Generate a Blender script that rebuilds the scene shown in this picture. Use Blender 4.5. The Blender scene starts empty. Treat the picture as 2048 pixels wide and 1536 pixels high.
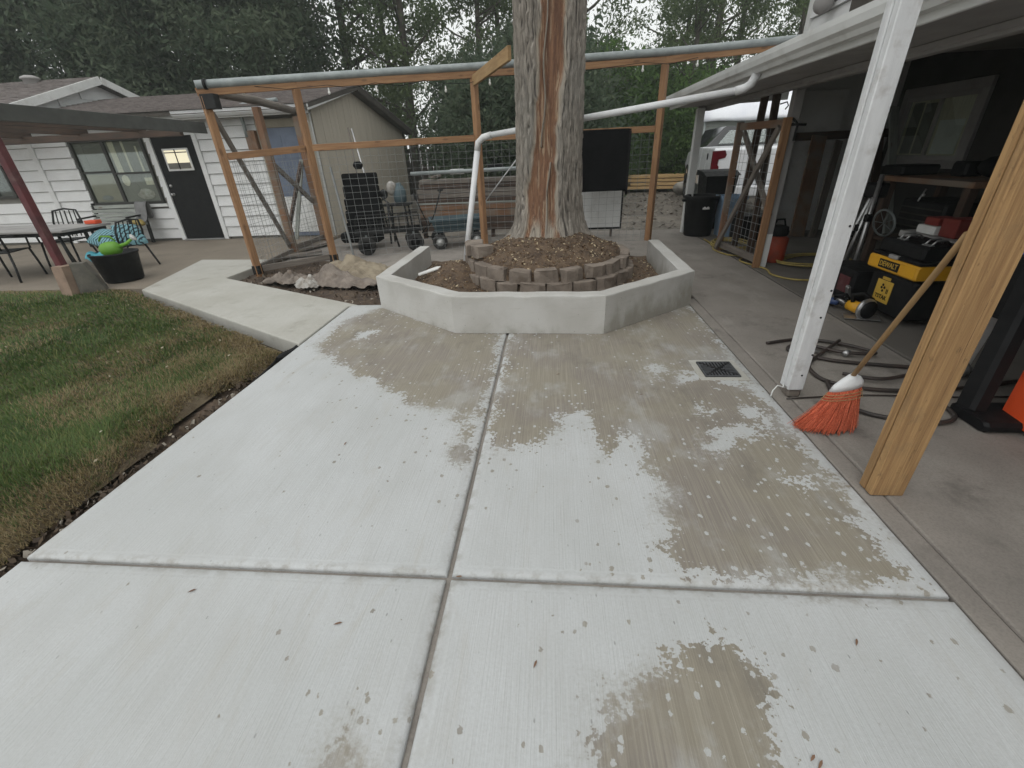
import bpy, bmesh, math, random
import numpy as np
from mathutils import Vector, Matrix, Euler

sc = bpy.context.scene
COL = sc.collection
R_ = math.radians
rng = np.random.RandomState(7)
random.seed(7)

# ---------------------------------------------------------------- camera
YAW, PITCH, ROLL, EYE = -0.1017139, 0.4883645, -0.0457352, 1.47
cam = bpy.data.cameras.new('camera')
cam.sensor_width = 36.0
cam.lens = 872.67 / 2048 * 36.0
cam.clip_start, cam.clip_end = 0.05, 400
camo = bpy.data.objects.new('camera', cam)
COL.objects.link(camo)
cy_, sy_, cp_, sp_ = math.cos(YAW), math.sin(YAW), math.cos(PITCH), math.sin(PITCH)
fw = Vector((sy_ * cp_, cy_ * cp_, -sp_))
rt = Vector((cy_, -sy_, 0))
up = rt.cross(fw)
r2 = math.cos(ROLL) * rt + math.sin(ROLL) * up
u2 = -math.sin(ROLL) * rt + math.cos(ROLL) * up
camo.matrix_world = Matrix(((r2.x, u2.x, -fw.x, 0), (r2.y, u2.y, -fw.y, 0), (r2.z, u2.z, -fw.z, EYE), (0, 0, 0, 1)))
sc.camera = camo

# ---------------------------------------------------------------- world and sun (overcast late afternoon)
SUN_EL, SUN_AZ = R_(58), R_(200)
w = bpy.data.worlds.new('World')
sc.world = w
w.use_nodes = True
nt = w.node_tree
sky = nt.nodes.new('ShaderNodeTexSky')
sky.sky_type = 'NISHITA'
sky.sun_disc = False
sky.sun_elevation = SUN_EL
sky.sun_rotation = SUN_AZ
sky.air_density = 1.0
sky.dust_density = 6.0
sky.ozone_density = 1.0
hs = nt.nodes.new('ShaderNodeHueSaturation')
hs.inputs['Saturation'].default_value = 0.22
bg = nt.nodes['Background']
bg.inputs['Strength'].default_value = 0.13
nt.links.new(sky.outputs[0], hs.inputs['Color'])
# the high cloud sheet: an even pale grey veil over the clear sky
veil = nt.nodes.new('ShaderNodeMix'); veil.data_type = 'RGBA'
veil.inputs[0].default_value = 0.78
veil.inputs[7].default_value = (7.8, 7.95, 7.85, 1)
nt.links.new(hs.outputs[0], veil.inputs[6])
nt.links.new(veil.outputs[2], bg.inputs['Color'])
sl = bpy.data.lights.new('sun', 'SUN')
sl.energy = 0.5
sl.angle = R_(60)
sl.color = (1.0, 0.99, 0.97)
so = bpy.data.objects.new('sun', sl)
COL.objects.link(so)
# the light comes from the sun's direction in the sky texture
sd = Vector((math.sin(SUN_AZ) * math.cos(SUN_EL), math.cos(SUN_AZ) * math.cos(SUN_EL), math.sin(SUN_EL)))
so.rotation_euler = (-sd).to_track_quat('-Z', 'Y').to_euler()
so.location = (0, -5, 20)
sc.view_settings.view_transform = 'Standard'
sc.view_settings.look = 'None'
sc.view_settings.gamma = 1
sc.view_settings.use_curve_mapping = False
sc.view_settings.exposure = 0.22

# ---------------------------------------------------------------- numeric noise
def vnoise(x, y, seed=0):
    x = np.asarray(x, float); y = np.asarray(y, float)
    xi = np.floor(x); yi = np.floor(y); xf = x - xi; yf = y - yi
    u = xf * xf * (3 - 2 * xf); v = yf * yf * (3 - 2 * yf)
    def h(a, b):
        s = np.sin(a * 127.1 + b * 311.7 + seed * 74.7) * 43758.5453
        return s - np.floor(s)
    return (h(xi, yi) * (1 - u) + h(xi + 1, yi) * u) * (1 - v) + (h(xi, yi + 1) * (1 - u) + h(xi + 1, yi + 1) * u) * v

def fbm(x, y, seed=0, o=4):
    t = 0; a = .5; s = 0
    for i in range(o):
        t = t + a * vnoise(x * 2 ** i, y * 2 ** i, seed + i * 13); s += a; a *= .5
    return t / s

# ---------------------------------------------------------------- materials
class NT:
    def __init__(s, name):
        s.m = bpy.data.materials.new(name); s.m.use_nodes = True
        s.t = s.m.node_tree; s.b = s.t.nodes['Principled BSDF']; s.out = s.t.nodes['Material Output']
        a = s.t.nodes.new('ShaderNodeAttribute'); a.attribute_name = 'co'; s.co = a.outputs['Vector']
    def n(s, ty, ins=None, **kw):
        nd = s.t.nodes.new('ShaderNode' + ty)
        for k, v in kw.items(): setattr(nd, k, v)
        for k, v in (ins or {}).items(): s.set(nd.inputs[k], v)
        return nd
    def set(s, sock, v):
        if isinstance(v, bpy.types.NodeSocket): s.t.links.new(v, sock)
        else:
            if isinstance(v, (tuple, list)) and len(v) == 3 and sock.type == 'RGBA': v = (*v, 1)
            sock.default_value = v
    def map(s, scale, vec=None):
        return s.n('Mapping', {'Vector': vec or s.co, 'Scale': scale}).outputs[0]
    def noise(s, vec, scale, detail=4, rough=.55, dist=0):
        return s.n('TexNoise', {'Vector': vec, 'Scale': scale, 'Detail': detail, 'Roughness': rough, 'Distortion': dist}).outputs['Fac']
    def math(s, op, a, b=0.0, c=0.0, clamp=False):
        nd = s.n('Math', operation=op, use_clamp=clamp)
        for i, v in enumerate((a, b, c)): s.set(nd.inputs[i], v)
        return nd.outputs[0]
    def ramp(s, v, a, b, lo=0.0, hi=1.0):
        nd = s.n('MapRange', {'Value': v, 'From Min': a, 'From Max': b, 'To Min': lo, 'To Max': hi}, interpolation_type='SMOOTHSTEP')
        return nd.outputs[0]
    def mix(s, f, a, b, mode='MIX'):
        nd = s.n('Mix', data_type='RGBA', blend_type=mode)
        s.set(nd.inputs[0], f); s.set(nd.inputs[6], a); s.set(nd.inputs[7], b)
        return nd.outputs[2]
    def attr(s, name, out='Fac'):
        return s.n('Attribute', attribute_name=name).outputs[out]
    def bump(s, h, strength, dist=.01):
        nd = s.n('Bump', {'Height': h, 'Strength': strength, 'Distance': dist})
        s.set(s.b.inputs['Normal'], nd.outputs[0])
    def fin(s, col, rough=.7, metal=0.0, spec=None):
        s.set(s.b.inputs['Base Color'], col); s.set(s.b.inputs['Roughness'], rough); s.set(s.b.inputs['Metallic'], metal)
        if spec is not None: s.set(s.b.inputs['Specular IOR Level'], spec)
        return s.m

def plain(name, c1, c2=None, scale=4, rough=.6, bump=.08, bscale=60, stretch=(1, 1, 1), metal=0.0, spec=None, dirt=None, dscale=3, damt=.5):
    s = NT(name)
    v = s.map(stretch)
    if c2 is None: c2 = tuple(x * .8 for x in c1)
    col = s.mix(s.ramp(s.noise(v, scale, 5), .35, .68), c1, c2)
    if dirt:
        d = s.ramp(s.noise(s.co, dscale, 7, .65), .5, .72, 0, damt)
        col = s.mix(d, col, dirt)
    if bump: s.bump(s.noise(v, bscale, 3), bump)
    return s.fin(col, s.ramp(s.noise(v, scale * 3, 3), .3, .7, max(0, rough - .07), min(1, rough + .07)), metal, spec)

def wood(name, c1, c2, knot=(.12, .06, .03), rough=.75, kn=.6, grey=None):
    s = NT(name)
    v = s.map((1, 15, 15))
    g = s.noise(v, 3.0, 6, .6, .4)
    col = s.mix(s.ramp(g, .32, .7), c1, c2)
    tone = s.noise(s.map((.7, 1.5, 1.5)), 2.0, 2)
    col = s.mix(s.ramp(tone, .3, .75, 0, .45), col, tuple(x * .62 for x in c2))
    vo = s.n('TexVoronoi', {'Vector': s.map((3.2, 9, 9)), 'Scale': 1.0, 'Randomness': 1.0})
    k = s.ramp(vo.outputs['Distance'], .10, .22, kn, 0)
    col = s.mix(k, col, knot)
    if grey:
        col = s.mix(s.ramp(s.noise(s.co, 2.3, 6), .42, .62), col, grey)
    s.bump(s.noise(s.map((2, 60, 60)), 2.0, 4), .25, .004)
    return s.fin(col, rough)

M = {}
M['cedar'] = wood('cedar wood', (.38, .215, .105), (.26, .135, .065))
M['cedar_dark'] = wood('weathered cedar', (.27, .145, .078), (.17, .088, .05), grey=(.20, .16, .125))
def big_timber():
    s = NT('rough fir post')
    v = s.map((.9, 26, 26))
    g = s.noise(v, 2.2, 8, .65, .6)
    col = s.mix(s.ramp(g, .36, .64), (.42, .255, .112), (.275, .155, .066))
    ring = s.n('TexWave', {'Vector': s.map((.12, 9, 9)), 'Scale': 2.4, 'Distortion': 5.0, 'Detail': 3.0})
    col = s.mix(s.ramp(ring.outputs['Fac'], .55, .95, 0, .45), col, (.27, .155, .065))
    vo = s.n('TexVoronoi', {'Vector': s.map((3.4, 10, 10)), 'Scale': 1.0})
    vc = s.n('SeparateColor', {'Color': vo.outputs['Color']})
    kk = s.math('MULTIPLY', s.ramp(vo.outputs['Distance'], .24, .10), s.math('LESS_THAN', vc.outputs[0], .55))
    col = s.mix(s.math('MULTIPLY', kk, .85), col, (.13, .065, .028))
    col = s.mix(s.ramp(s.noise(s.co, 7, 7, .7), .48, .72, 0, .5), col, (.22, .145, .075))
    dent = s.ramp(s.noise(s.map((1, 2.5, 2.5)), 16, 5, .7), .6, .72)
    col = s.mix(s.math('MULTIPLY', dent, .55), col, (.15, .09, .045))
    chk = s.ramp(s.noise(s.map((.5, 60, 60)), 1.6, 3, .5), .66, .72)
    col = s.mix(s.math('MULTIPLY', chk, .7), col, (.10, .06, .03))
    s.bump(s.math('SUBTRACT', s.math('ADD', g, s.noise(s.map((3, 70, 70)), 2, 4)), s.math('ADD', chk, dent)), .55, .006)
    return s.fin(col, .85)
M['fir'] = wood('fir lumber', (.43, .285, .135), (.34, .21, .095), kn=.55)
M['fir_post'] = big_timber()
M['new_lumber'] = wood('new pine', (.62, .42, .2), (.5, .32, .14))
M['grey_wood'] = wood('grey weathered wood', (.23, .2, .17), (.13, .11, .095), knot=(.05, .045, .04))
M['dark_wood'] = wood('dark brown wood', (.10, .06, .04), (.05, .035, .028))
M['bench_wood'] = wood('faded pale slats', (.40, .42, .39), (.27, .29, .265))
M['white'] = plain('white paint', (.70, .71, .70), (.62, .63, .62), 2, .55, .05, 30, dirt=(.34, .32, .28), dscale=4, damt=.35)
M['white_worn'] = plain('worn white paint', (.70, .71, .72), (.60, .61, .62), 3, .6, .12, 40, stretch=(1, 6, 6), dirt=(.3, .27, .24), dscale=9, damt=.45)
M['siding'] = plain('white siding', (.74, .75, .75), (.68, .69, .69), 1.5, .6, .05, 40, dirt=(.42, .40, .36), dscale=2.5, damt=.25)
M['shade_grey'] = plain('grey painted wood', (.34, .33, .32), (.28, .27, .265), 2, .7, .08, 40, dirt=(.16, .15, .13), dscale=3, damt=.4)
M['tan'] = plain('tan siding', (.46, .415, .345), (.41, .37, .305), 1.2, .8, .12, 90, stretch=(6, 6, 1))
M['tan_trim'] = plain('tan trim', (.30, .27, .21), None, 2, .7)
M['brown_fascia'] = plain('brown fascia', (.085, .075, .065), (.065, .058, .05), 3, .7)
M['dark_fascia'] = plain('dark grey fascia', (.075, .077, .07), (.055, .056, .052), 4, .75, .1, 50)
M['red_paint'] = plain('dark red paint', (.115, .022, .026), (.07, .016, .02), 5, .6, .15, 40, dirt=(.17, .1, .09), dscale=7, damt=.5)
M['black'] = plain('black plastic', (.011, .011, .012), (.007, .007, .008), 5, .6, .05, spec=.2)
M['black_matte'] = plain('black fabric', (.009, .009, .010), (.006, .006, .007), 8, .95, .2, 120, spec=.08)
M['black_metal'] = plain('black metal', (.012, .013, .014), (.02, .02, .02), 9, .5, .05, metal=.0, spec=.25)
M['dark_frame'] = plain('dark window frame', (.035, .034, .03), None, 4, .5)
M['shade_int'] = plain('shaded interior', (.05, .047, .042), (.035, .033, .03), 1.5, .85)  # colour darkened to stand in for indoor shade
M['steel'] = plain('galvanised steel', (.33, .36, .36), (.25, .28, .28), 6, .6, .04, metal=.25)
M['wire'] = plain('galvanised wire', (.30, .31, .31), (.24, .25, .25), 9, .5, .0, metal=.4)
M['alu'] = plain('aluminium', (.5, .5, .5), (.38, .38, .38), 5, .35, .03, metal=.8)
M['pvc'] = plain('white plastic pipe', (.74, .75, .76), (.66, .67, .68), 3, .4, .02, dirt=(.4, .38, .34), dscale=5, damt=.3)
M['rubber'] = plain('tyre rubber', (.018, .018, .018), (.03, .029, .028), 6, .85, .1)
M['hub'] = plain('pale wheel hub', (.62, .63, .62), None, 5, .4)
M['wagon_blue'] = plain('blue grey wagon tub', (.07, .11, .125), (.05, .08, .095), 4, .55)
M['teal'] = None
M['green_can'] = plain('lime green plastic', (.15, .38, .03), (.12, .31, .025), 3, .45, .02)
M['cyan'] = plain('cyan plastic sheet', (.05, .34, .42), (.03, .22, .28), 9, .45, .2, 25)
M['orange_pl'] = plain('orange plastic', (.72, .085, .02), (.6, .065, .015), 4, .45, .03)
M['red_box'] = plain('red cardboard', (.17, .022, .016), (.13, .018, .013), 5, .8)
M['drum_orange'] = plain('dusty orange plastic', (.36, .05, .018), (.28, .04, .015), 5, .6, dirt=(.1, .06, .04), dscale=6, damt=.5)
M['bristle'] = plain('orange bristles', (.76, .20, .095), (.52, .085, .035), 130, .6, .0)
M['yellow'] = plain('yellow plastic', (.72, .37, .02), (.62, .31, .018), 4, .45, .03)
M['yellow_label'] = plain('yellow sticker', (.62, .40, .06), (.5, .31, .045), 12, .5, .02)
M['yellow_hose'] = plain('yellow hose', (.36, .28, .085), (.28, .21, .06), 8, .5, .02)
M['blue_tool'] = plain('blue tool plastic', (.03, .06, .16), None, 5, .4)
M['blue_bin'] = plain('blue grey bin', (.26, .38, .52), (.22, .32, .45), 3, .5)
M['blue_tarp'] = plain('bright blue plastic', (.01, .06, .36), None, 5, .4)
M['blue_door'] = plain('slate blue paint', (.15, .185, .255), (.12, .15, .21), 3, .55)
M['sticker'] = plain('white paper', (.7, .7, .68), (.6, .6, .58), 10, .6)
M['hose'] = plain('dark rubber hose', (.035, .03, .028), (.05, .035, .03), 5, .5)
M['tarp'] = plain('dusty burlap', (.30, .255, .185), (.20, .165, .12), 5, .9, .4, 45, dirt=(.17, .12, .08), dscale=6, damt=.7)
M['tarp_grey'] = plain('grey cloth', (.235, .20, .17), (.135, .112, .095), 6, .9, .4, 40, dirt=(.15, .11, .08), dscale=7, damt=.7)
M['poly'] = plain('milky plastic sheet', (.38, .365, .34), (.22, .195, .165), 9, .4, .3, 30, dirt=(.2, .16, .12), dscale=8, damt=.6)
M['blanket'] = plain('grey blanket', (.20, .20, .20), (.15, .15, .15), 6, .95, .3, 80)
M['cream'] = plain('cream curtain', (.62, .58, .47), (.5, .46, .37), 3, .9, .1, stretch=(12, 12, 1))
M['inner_grey'] = plain('grey room wall', (.20, .195, .175), (.15, .145, .13), 2, .9)
M['truck_white'] = plain('white car paint', (.74, .75, .77), (.70, .71, .73), 1.5, .2, .0)
M['tail_red'] = plain('red lamp lens', (.12, .004, .01), (.08, .003, .007), 6, .15, .0)
M['car_dark'] = plain('black car paint', (.018, .02, .022), None, 2, .15, .0)
M['tent'] = plain('white canopy fabric', (.86, .88, .92), (.78, .80, .86), 2, .7, .2, 12)
M['concrete_block'] = plain('old concrete footing', (.30, .215, .16), (.22, .155, .115), 6, .9, .35, 90)
M['concrete_grey'] = plain('mossy concrete footing', (.13, .12, .10), (.08, .076, .065), 6, .95, .35, 90)
M['rock'] = plain('pale rock', (.38, .36, .32), (.22, .205, .18), 4, .95, .5, 14)
M['bin_lid'] = M['black']
M['teal'] = None
s = NT('teal leaf cushion')
wv = s.n('TexWave', {'Vector': s.map((1, 1, 1)), 'Scale': 9.0, 'Distortion': 6.0, 'Detail': 2.0})
s.bump(s.noise(s.co, 60), .1)
M['teal'] = s.fin(s.mix(s.ramp(wv.outputs['Fac'], .25, .4), (.02, .05, .07), (.20, .40, .45)), .8)

def glass(name, tint=(.012, .014, .013), transp=.55):
    s = NT(name)
    g = s.n('BsdfGlossy', {'Color': (.9, .95, .95), 'Roughness': .03})
    t = s.n('BsdfTransparent', {'Color': (.95, .98, .96)})
    gb = s.n('NewGeometry').outputs['Backfacing']
    f = s.n('Fresnel', {'IOR': s.ramp(gb, 0, 1, 1.55, 1 / 1.55)})
    m1 = s.n('MixShader')
    f2 = s.math('MULTIPLY', f.outputs[0], 1.5, clamp=True)
    s.set(m1.inputs[0], f2); s.set(m1.inputs[1], t.outputs[0]); s.set(m1.inputs[2], g.outputs[0])
    s.t.links.new(m1.outputs[0], s.out.inputs['Surface'])
    return s.m
M['glass'] = glass('window glass')
s = NT('dark glass'); M['dark_glass'] = s.fin((.012, .014, .014), .05)
s = NT('lit glass')
s.set(s.b.inputs['Emission Color'], (1.0, .92, .68)); s.set(s.b.inputs['Emission Strength'], .62)
M['lit'] = s.fin((.5, .45, .3), .3)
s = NT('small lamp bulb'); M['bulb'] = s.fin((.75, .75, .72), .15)

def leafmat(name, dark, light, trans=.44):
    s = NT(name)
    t = s.attr('tint')
    col = s.mix(t, dark, light)
    s.fin(col, .8, spec=.12)
    tr = s.n('BsdfTranslucent', {'Color': s.mix(t, tuple(x * 1.9 for x in dark), tuple(x * 2.1 for x in light))})
    ms = s.n('MixShader', {0: trans})
    s.set(ms.inputs[1], s.b.outputs[0]); s.set(ms.inputs[2], tr.outputs[0])
    s.t.links.new(ms.outputs[0], s.out.inputs['Surface'])
    return s.m
M['leaf_dark'] = leafmat('dark juniper foliage', (.050, .078, .050), (.10, .12, .078))
M['leaf_mid'] = leafmat('mid green leaves', (.055, .080, .040), (.115, .15, .066))
M['leaf_light'] = leafmat('bright vine leaves', (.035, .070, .022), (.115, .19, .055))
M['trunk'] = plain('background tree bark', (.10, .085, .07), (.06, .05, .042), 4, .95, .5, 12, stretch=(1, 1, .3))

# ---------------------------------------------------------------- mesh building
OFF = {}
class MB:
    def __init__(s): s.v = []; s.f = []; s.c = []; s.sm = []
    def add(s, vs, fs, co=None, smooth=False):
        b = len(s.v)
        vs = [tuple(x) for x in vs]
        s.v += vs; s.c += [tuple(x) for x in (co if co is not None else vs)]
        s.f += [tuple(i + b for i in f) for f in fs]; s.sm += [smooth] * len(fs)
        return s
    def obox(s, p0, p1, wd, ht, upv=None, bev=.004):
        """beam from p0 to p1, wd across, ht along the up side"""
        p0 = Vector(p0); p1 = Vector(p1); d = p1 - p0; L = d.length; d.normalize()
        u = Vector(upv) if upv else (Vector((0, 0, 1)) if abs(d.z) < .9 else Vector((0, 1, 0)))
        sd = d.cross(u); sd.normalize(); u = sd.cross(d)
        b = min(bev, wd * .3, ht * .3, L * .3)
        off = Vector((random.random() * 20, random.random() * 20, random.random() * 20))
        vs, co, fs = [], [], []
        a, h = wd / 2, ht / 2
        sec = [(-a + b, -h), (a - b, -h), (a, -h + b), (a, h - b), (a - b, h), (-a + b, h), (-a, h - b), (-a, -h + b)] if b > 1e-5 else [(-a, -h), (a, -h), (a, h), (-a, h)]
        k = len(sec)
        rows = [(0, 1 - 2 * b / max(wd, ht)), (b, 1), (L - b, 1), (L, 1 - 2 * b / max(wd, ht))] if b > 1e-5 else [(0, 1), (L, 1)]
        for t, q in rows:
            for x, y in sec:
                vs.append(p0 + d * t + sd * (x * q) + u * (y * q)); co.append(off + Vector((t, x, y)))
        for r in range(len(rows) - 1):
            for i in range(k):
                j = (i + 1) % k
                fs.append((r * k + i, r * k + j, (r + 1) * k + j, (r + 1) * k + i))
        fs.append(tuple(range(k - 1, -1, -1))); fs.append(tuple((len(rows) - 1) * k + i for i in range(k)))
        return s.add(vs, fs, co)
    def box(s, lo, hi, bev=.004):
        lo = Vector(lo); hi = Vector(hi); c = (lo + hi) / 2; d = hi - lo
        ax = max(range(3), key=lambda i: d[i])
        e = Vector((0, 0, 0)); e[ax] = d[ax] / 2
        if ax == 2: return s.obox(c - e, c + e, d[0], d[1], (0, 1, 0), bev)
        if ax == 0: return s.obox(c - e, c + e, d[1], d[2], (0, 0, 1), bev)
        return s.obox(c - e, c + e, d[0], d[2], (0, 0, 1), bev)
    def tube(s, path, r, n=8, caps=True, closed=False, smooth=True):
        P = [Vector(p) for p in path]; m = len(P)
        rr = r if isinstance(r, (list, tuple)) else [r] * m
        vs, fs, co = [], [], []; pu = None; L = 0
        for i, p in enumerate(P):
            if closed: d = P[(i + 1) % m] - P[i - 1]
            else: d = P[min(i + 1, m - 1)] - P[max(i - 1, 0)]
            d.normalize()
            if pu is None: pu = d.orthogonal().normalized()
            pu = (pu - d * pu.dot(d)); pu = pu.normalized() if pu.length > 1e-6 else d.orthogonal().normalized()
            q = d.cross(pu)
            if i: L += (p - P[i - 1]).length
            for k in range(n):
                a = 2 * math.pi * k / n
                vs.append(p + (pu * math.cos(a) + q * math.sin(a)) * rr[i]); co.append((L, math.cos(a) * rr[i], math.sin(a) * rr[i]))
        for i in range(m if closed else m - 1):
            for k in range(n):
                k2 = (k + 1) % n; j = (i + 1) % m
                fs.append((i * n + k, i * n + k2, j * n + k2, j * n + k))
        s.add(vs, fs, co, smooth)
        if caps and not closed:
            b = len(s.v) - len(vs)
            s.f.append(tuple(b + k for k in range(n - 1, -1, -1))); s.f.append(tuple(b + (m - 1) * n + k for k in range(n))); s.sm += [False, False]
        return s
    def lathe(s, prof, o, axis=(0, 0, 1), n=20, smooth=True):
        ax = Vector(axis).normalized(); e = ax.orthogonal().normalized(); q = ax.cross(e); o = Vector(o)
        vs, fs = [], []; m = len(prof)
        for r, h in prof:
            for k in range(n):
                a = 2 * math.pi * k / n
                vs.append(o + ax * h + (e * math.cos(a) + q * math.sin(a)) * max(r, 1e-4))
        for i in range(m - 1):
            for k in range(n):
                k2 = (k + 1) % n
                fs.append((i * n + k, i * n + k2, (i + 1) * n + k2, (i + 1) * n + k))
        s.add(vs, fs, None, smooth)
        return s
    def prism(s, poly, vec):
        n = len(poly); v = Vector(vec); P = [Vector(p) for p in poly]
        vs = P + [p + v for p in P]
        fs = [tuple(range(n - 1, -1, -1)), tuple(range(n, 2 * n))] + [(i, (i + 1) % n, n + (i + 1) % n, n + i) for i in range(n)]
        return s.add(vs, fs)
    def ball(s, c, r, n=12, m=8):
        c = Vector(c); rx, ry, rz = r if isinstance(r, (tuple, list)) else (r, r, r)
        vs = [c + Vector((rx * math.sin(math.pi * i / m) * math.cos(2 * math.pi * k / n), ry * math.sin(math.pi * i / m) * math.sin(2 * math.pi * k / n), rz * math.cos(math.pi * i / m))) for i in range(m + 1) for k in range(n)]
        fs = [(i * n + k, (i + 1) * n + k, (i + 1) * n + (k + 1) % n, i * n + (k + 1) % n) for i in range(m) for k in range(n)]
        return s.add(vs, fs, None, True)
    def grid(s, xs, ys, zf, cof=None):
        X, Y = np.meshgrid(xs, ys); Z = zf(X, Y) if callable(zf) else zf
        nx, ny = len(xs), len(ys)
        vs = np.stack([X, Y, Z], -1).reshape(-1, 3).tolist()
        fs = [(j * nx + i, j * nx + i + 1, (j + 1) * nx + i + 1, (j + 1) * nx + i) for j in range(ny - 1) for i in range(nx - 1)]
        return s.add(vs, fs, None, True)
    def spin(s, ang, piv, axis='Z'):
        m = Matrix.Translation(piv) @ Matrix.Rotation(ang, 4, axis) @ Matrix.Translation(-Vector(piv))
        s.v = [tuple(m @ Vector(p)) for p in s.v]; return s
    def build(s, name, m, parent=None, label=None, cat=None, group=None, kind=None, attrs=None):
        me = bpy.data.meshes.new(name)
        o_ = OFF.get(parent.name, Vector((0, 0, 0))) if parent else Vector((0, 0, 0))
        me.from_pydata([(a - o_.x, b - o_.y, c - o_.z) for a, b, c in s.v], [], s.f)
        me.polygons.foreach_set('use_smooth', s.sm)
        at = me.attributes.new('co', 'FLOAT_VECTOR', 'POINT')
        at.data.foreach_set('vector', np.array(s.c, dtype=np.float32).ravel())
        for k, arr in (attrs or {}).items():
            a = me.attributes.new(k, 'FLOAT', 'POINT'); a.data.foreach_set('value', np.asarray(arr, dtype=np.float32))
        if m: me.materials.append(M[m] if isinstance(m, str) else m)
        bm = bmesh.new(); bm.from_mesh(me); bmesh.ops.recalc_face_normals(bm, faces=bm.faces); bm.to_mesh(me); bm.free()
        ob = bpy.data.objects.new(name, me); COL.objects.link(ob)
        if parent: ob.parent = parent
        OFF[ob.name] = o_
        tag(ob, label, cat, group, kind)
        return ob

def tag(o, label=None, cat=None, group=None, kind=None):
    if label: o['label'] = label
    if cat: o['category'] = cat
    if group: o['group'] = group
    if kind: o['kind'] = kind
    return o

def thing(name, label, cat, loc=(0, 0, 0), group=None):
    o = bpy.data.objects.new(name, None); COL.objects.link(o)
    o.location = loc; o.empty_display_size = .1
    OFF[o.name] = Vector(loc)
    return tag(o, label, cat, group)

def copy_tree(o, parent=None):
    c = o.copy(); COL.objects.link(c)
    if parent: c.parent = parent
    for ch in [x for x in bpy.data.objects if x.parent == o]: copy_tree(ch, c)
    return c

def quads(name, C, U, V, tint, m, parent=None, tri=False, **kw):
    """many small leaf faces in one mesh, straight from arrays"""
    o_ = OFF.get(parent.name, Vector((0, 0, 0))) if parent else Vector((0, 0, 0))
    n = len(C); C = C - np.array(o_)
    if tri: P = np.stack([C - U, C + U, C + V], 1); k = 3
    else: P = np.stack([C - V, C + U, C + V, C - U], 1); k = 4
    me = bpy.data.meshes.new(name)
    me.vertices.add(n * k); me.vertices.foreach_set('co', P.astype(np.float32).ravel())
    me.loops.add(n * k); me.loops.foreach_set('vertex_index', np.arange(n * k, dtype=np.int32))
    me.polygons.add(n); me.polygons.foreach_set('loop_start', np.arange(0, n * k, k, dtype=np.int32))
    me.update(calc_edges=True)
    if tint.ndim == 1:
        a = me.attributes.new('tint', 'FLOAT', 'POINT'); a.data.foreach_set('value', np.repeat(tint, k).astype(np.float32))
    else:
        a = me.attributes.new('tintc', 'FLOAT_COLOR', 'POINT'); a.data.foreach_set('color', np.repeat(np.c_[tint, np.ones(n)], k, 0).astype(np.float32).ravel())
    me.materials.append(M[m] if isinstance(m, str) else m)
    ob = bpy.data.objects.new(name, me); COL.objects.link(ob)
    if parent: ob.parent = parent
    OFF[ob.name] = o_
    return tag(ob, **kw)
# ================================================================ GROUND
POLY_WET = [
 [(-2.08, 3.45), (-2.14, 4.16), (-1.86, 4.55), (-0.92, 3.84), (-0.45, 3.8), (-0.44, 2.94), (-0.44, 2.52), (-0.48, 2.22), (-0.45, 1.83), (-0.55, 1.91), (-0.53, 2.16), (-0.64, 2.36), (-0.83, 2.42), (-1.06, 2.59), (-1.27, 2.77), (-1.65, 3.03)],
 [(-0.38, 3.8), (0.47, 3.8), (1.43, 4.7), (1.42, 3.55), (1.36, 2.96), (1.36, 2.54), (1.34, 2.01), (1.36, 1.72), (1.32, 1.48), (1.33, 1.27), (1.31, 1.2), (1.21, 1.185), (0.93, 1.19), (0.57, 1.18), (0.48, 1.23), (0.47, 1.33), (0.52, 1.44), (0.52, 1.6), (0.54, 1.74), (0.5, 1.9), (0.45, 2.08), (0.39, 2.18), (0.3, 1.94), (0.25, 2.08), (0.2, 2.39), (0.05, 2.34), (-0.01, 2.07), (-0.05, 2.0), (-0.2, 2.02), (-0.33, 1.97), (-0.37, 2.11), (-0.37, 2.52)],
 [(0.59, 0.97), (0.66, 0.92), (0.64, 0.84), (0.65, 0.73), (0.58, 0.5), (0.62, .25), (.1, .25), (0.09, 0.49), (0.15, 0.7), (0.21, 0.75), (0.36, 0.84), (0.47, 0.91)],
 [(-0.59, 0.60), (-0.55, 0.57), (-0.53, 0.52), (-0.60, 0.52), (-0.61, 0.55)]]
# dried islands inside the big damp area
DRY = [((.92, 2.05), .16), ((1.18, 1.75), .12), ((1.28, 2.35), .13), ((1.02, 2.86), .13), ((1.22, 2.78), .10), ((-1.75, 3.75), .14), ((1.12, 2.2), .09), ((.78, 3.0), .1), ((1.0, 2.4), .09)]

def sdist(X, Y, poly):
    """signed distance in metres, positive inside"""
    P = np.array(poly); n = len(P); d = np.full(X.shape, 1e9); ins = np.zeros(X.shape, bool)
    for i in range(n):
        a, b = P[i], P[(i + 1) % n]; e = b - a
        t = np.clip(((X - a[0]) * e[0] + (Y - a[1]) * e[1]) / (e @ e), 0, 1)
        d = np.minimum(d, np.hypot(X - a[0] - t * e[0], Y - a[1] - t * e[1]))
        c = (a[1] > Y) != (b[1] > Y)
        ins ^= c & (X < (b[0] - a[0]) * (Y - a[1]) / (b[1] - a[1] + 1e-12) + a[0])
    return np.where(ins, d, -d)

def wetness(X, Y):
    w = np.full(X.shape, -2.0)
    for p in POLY_WET: w = np.maximum(w, sdist(X, Y, p))
    for (cx, cy), r in DRY:
        w = np.minimum(w, np.hypot(X - cx, (Y - cy) * .8) - r * .50 - .22 * r * np.sin(np.arctan2(Y - cy, X - cx) * 2 + cx * 7) + .0 - .16 * (fbm(X * 9, Y * 6, 77) - .5))
    return w

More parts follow.
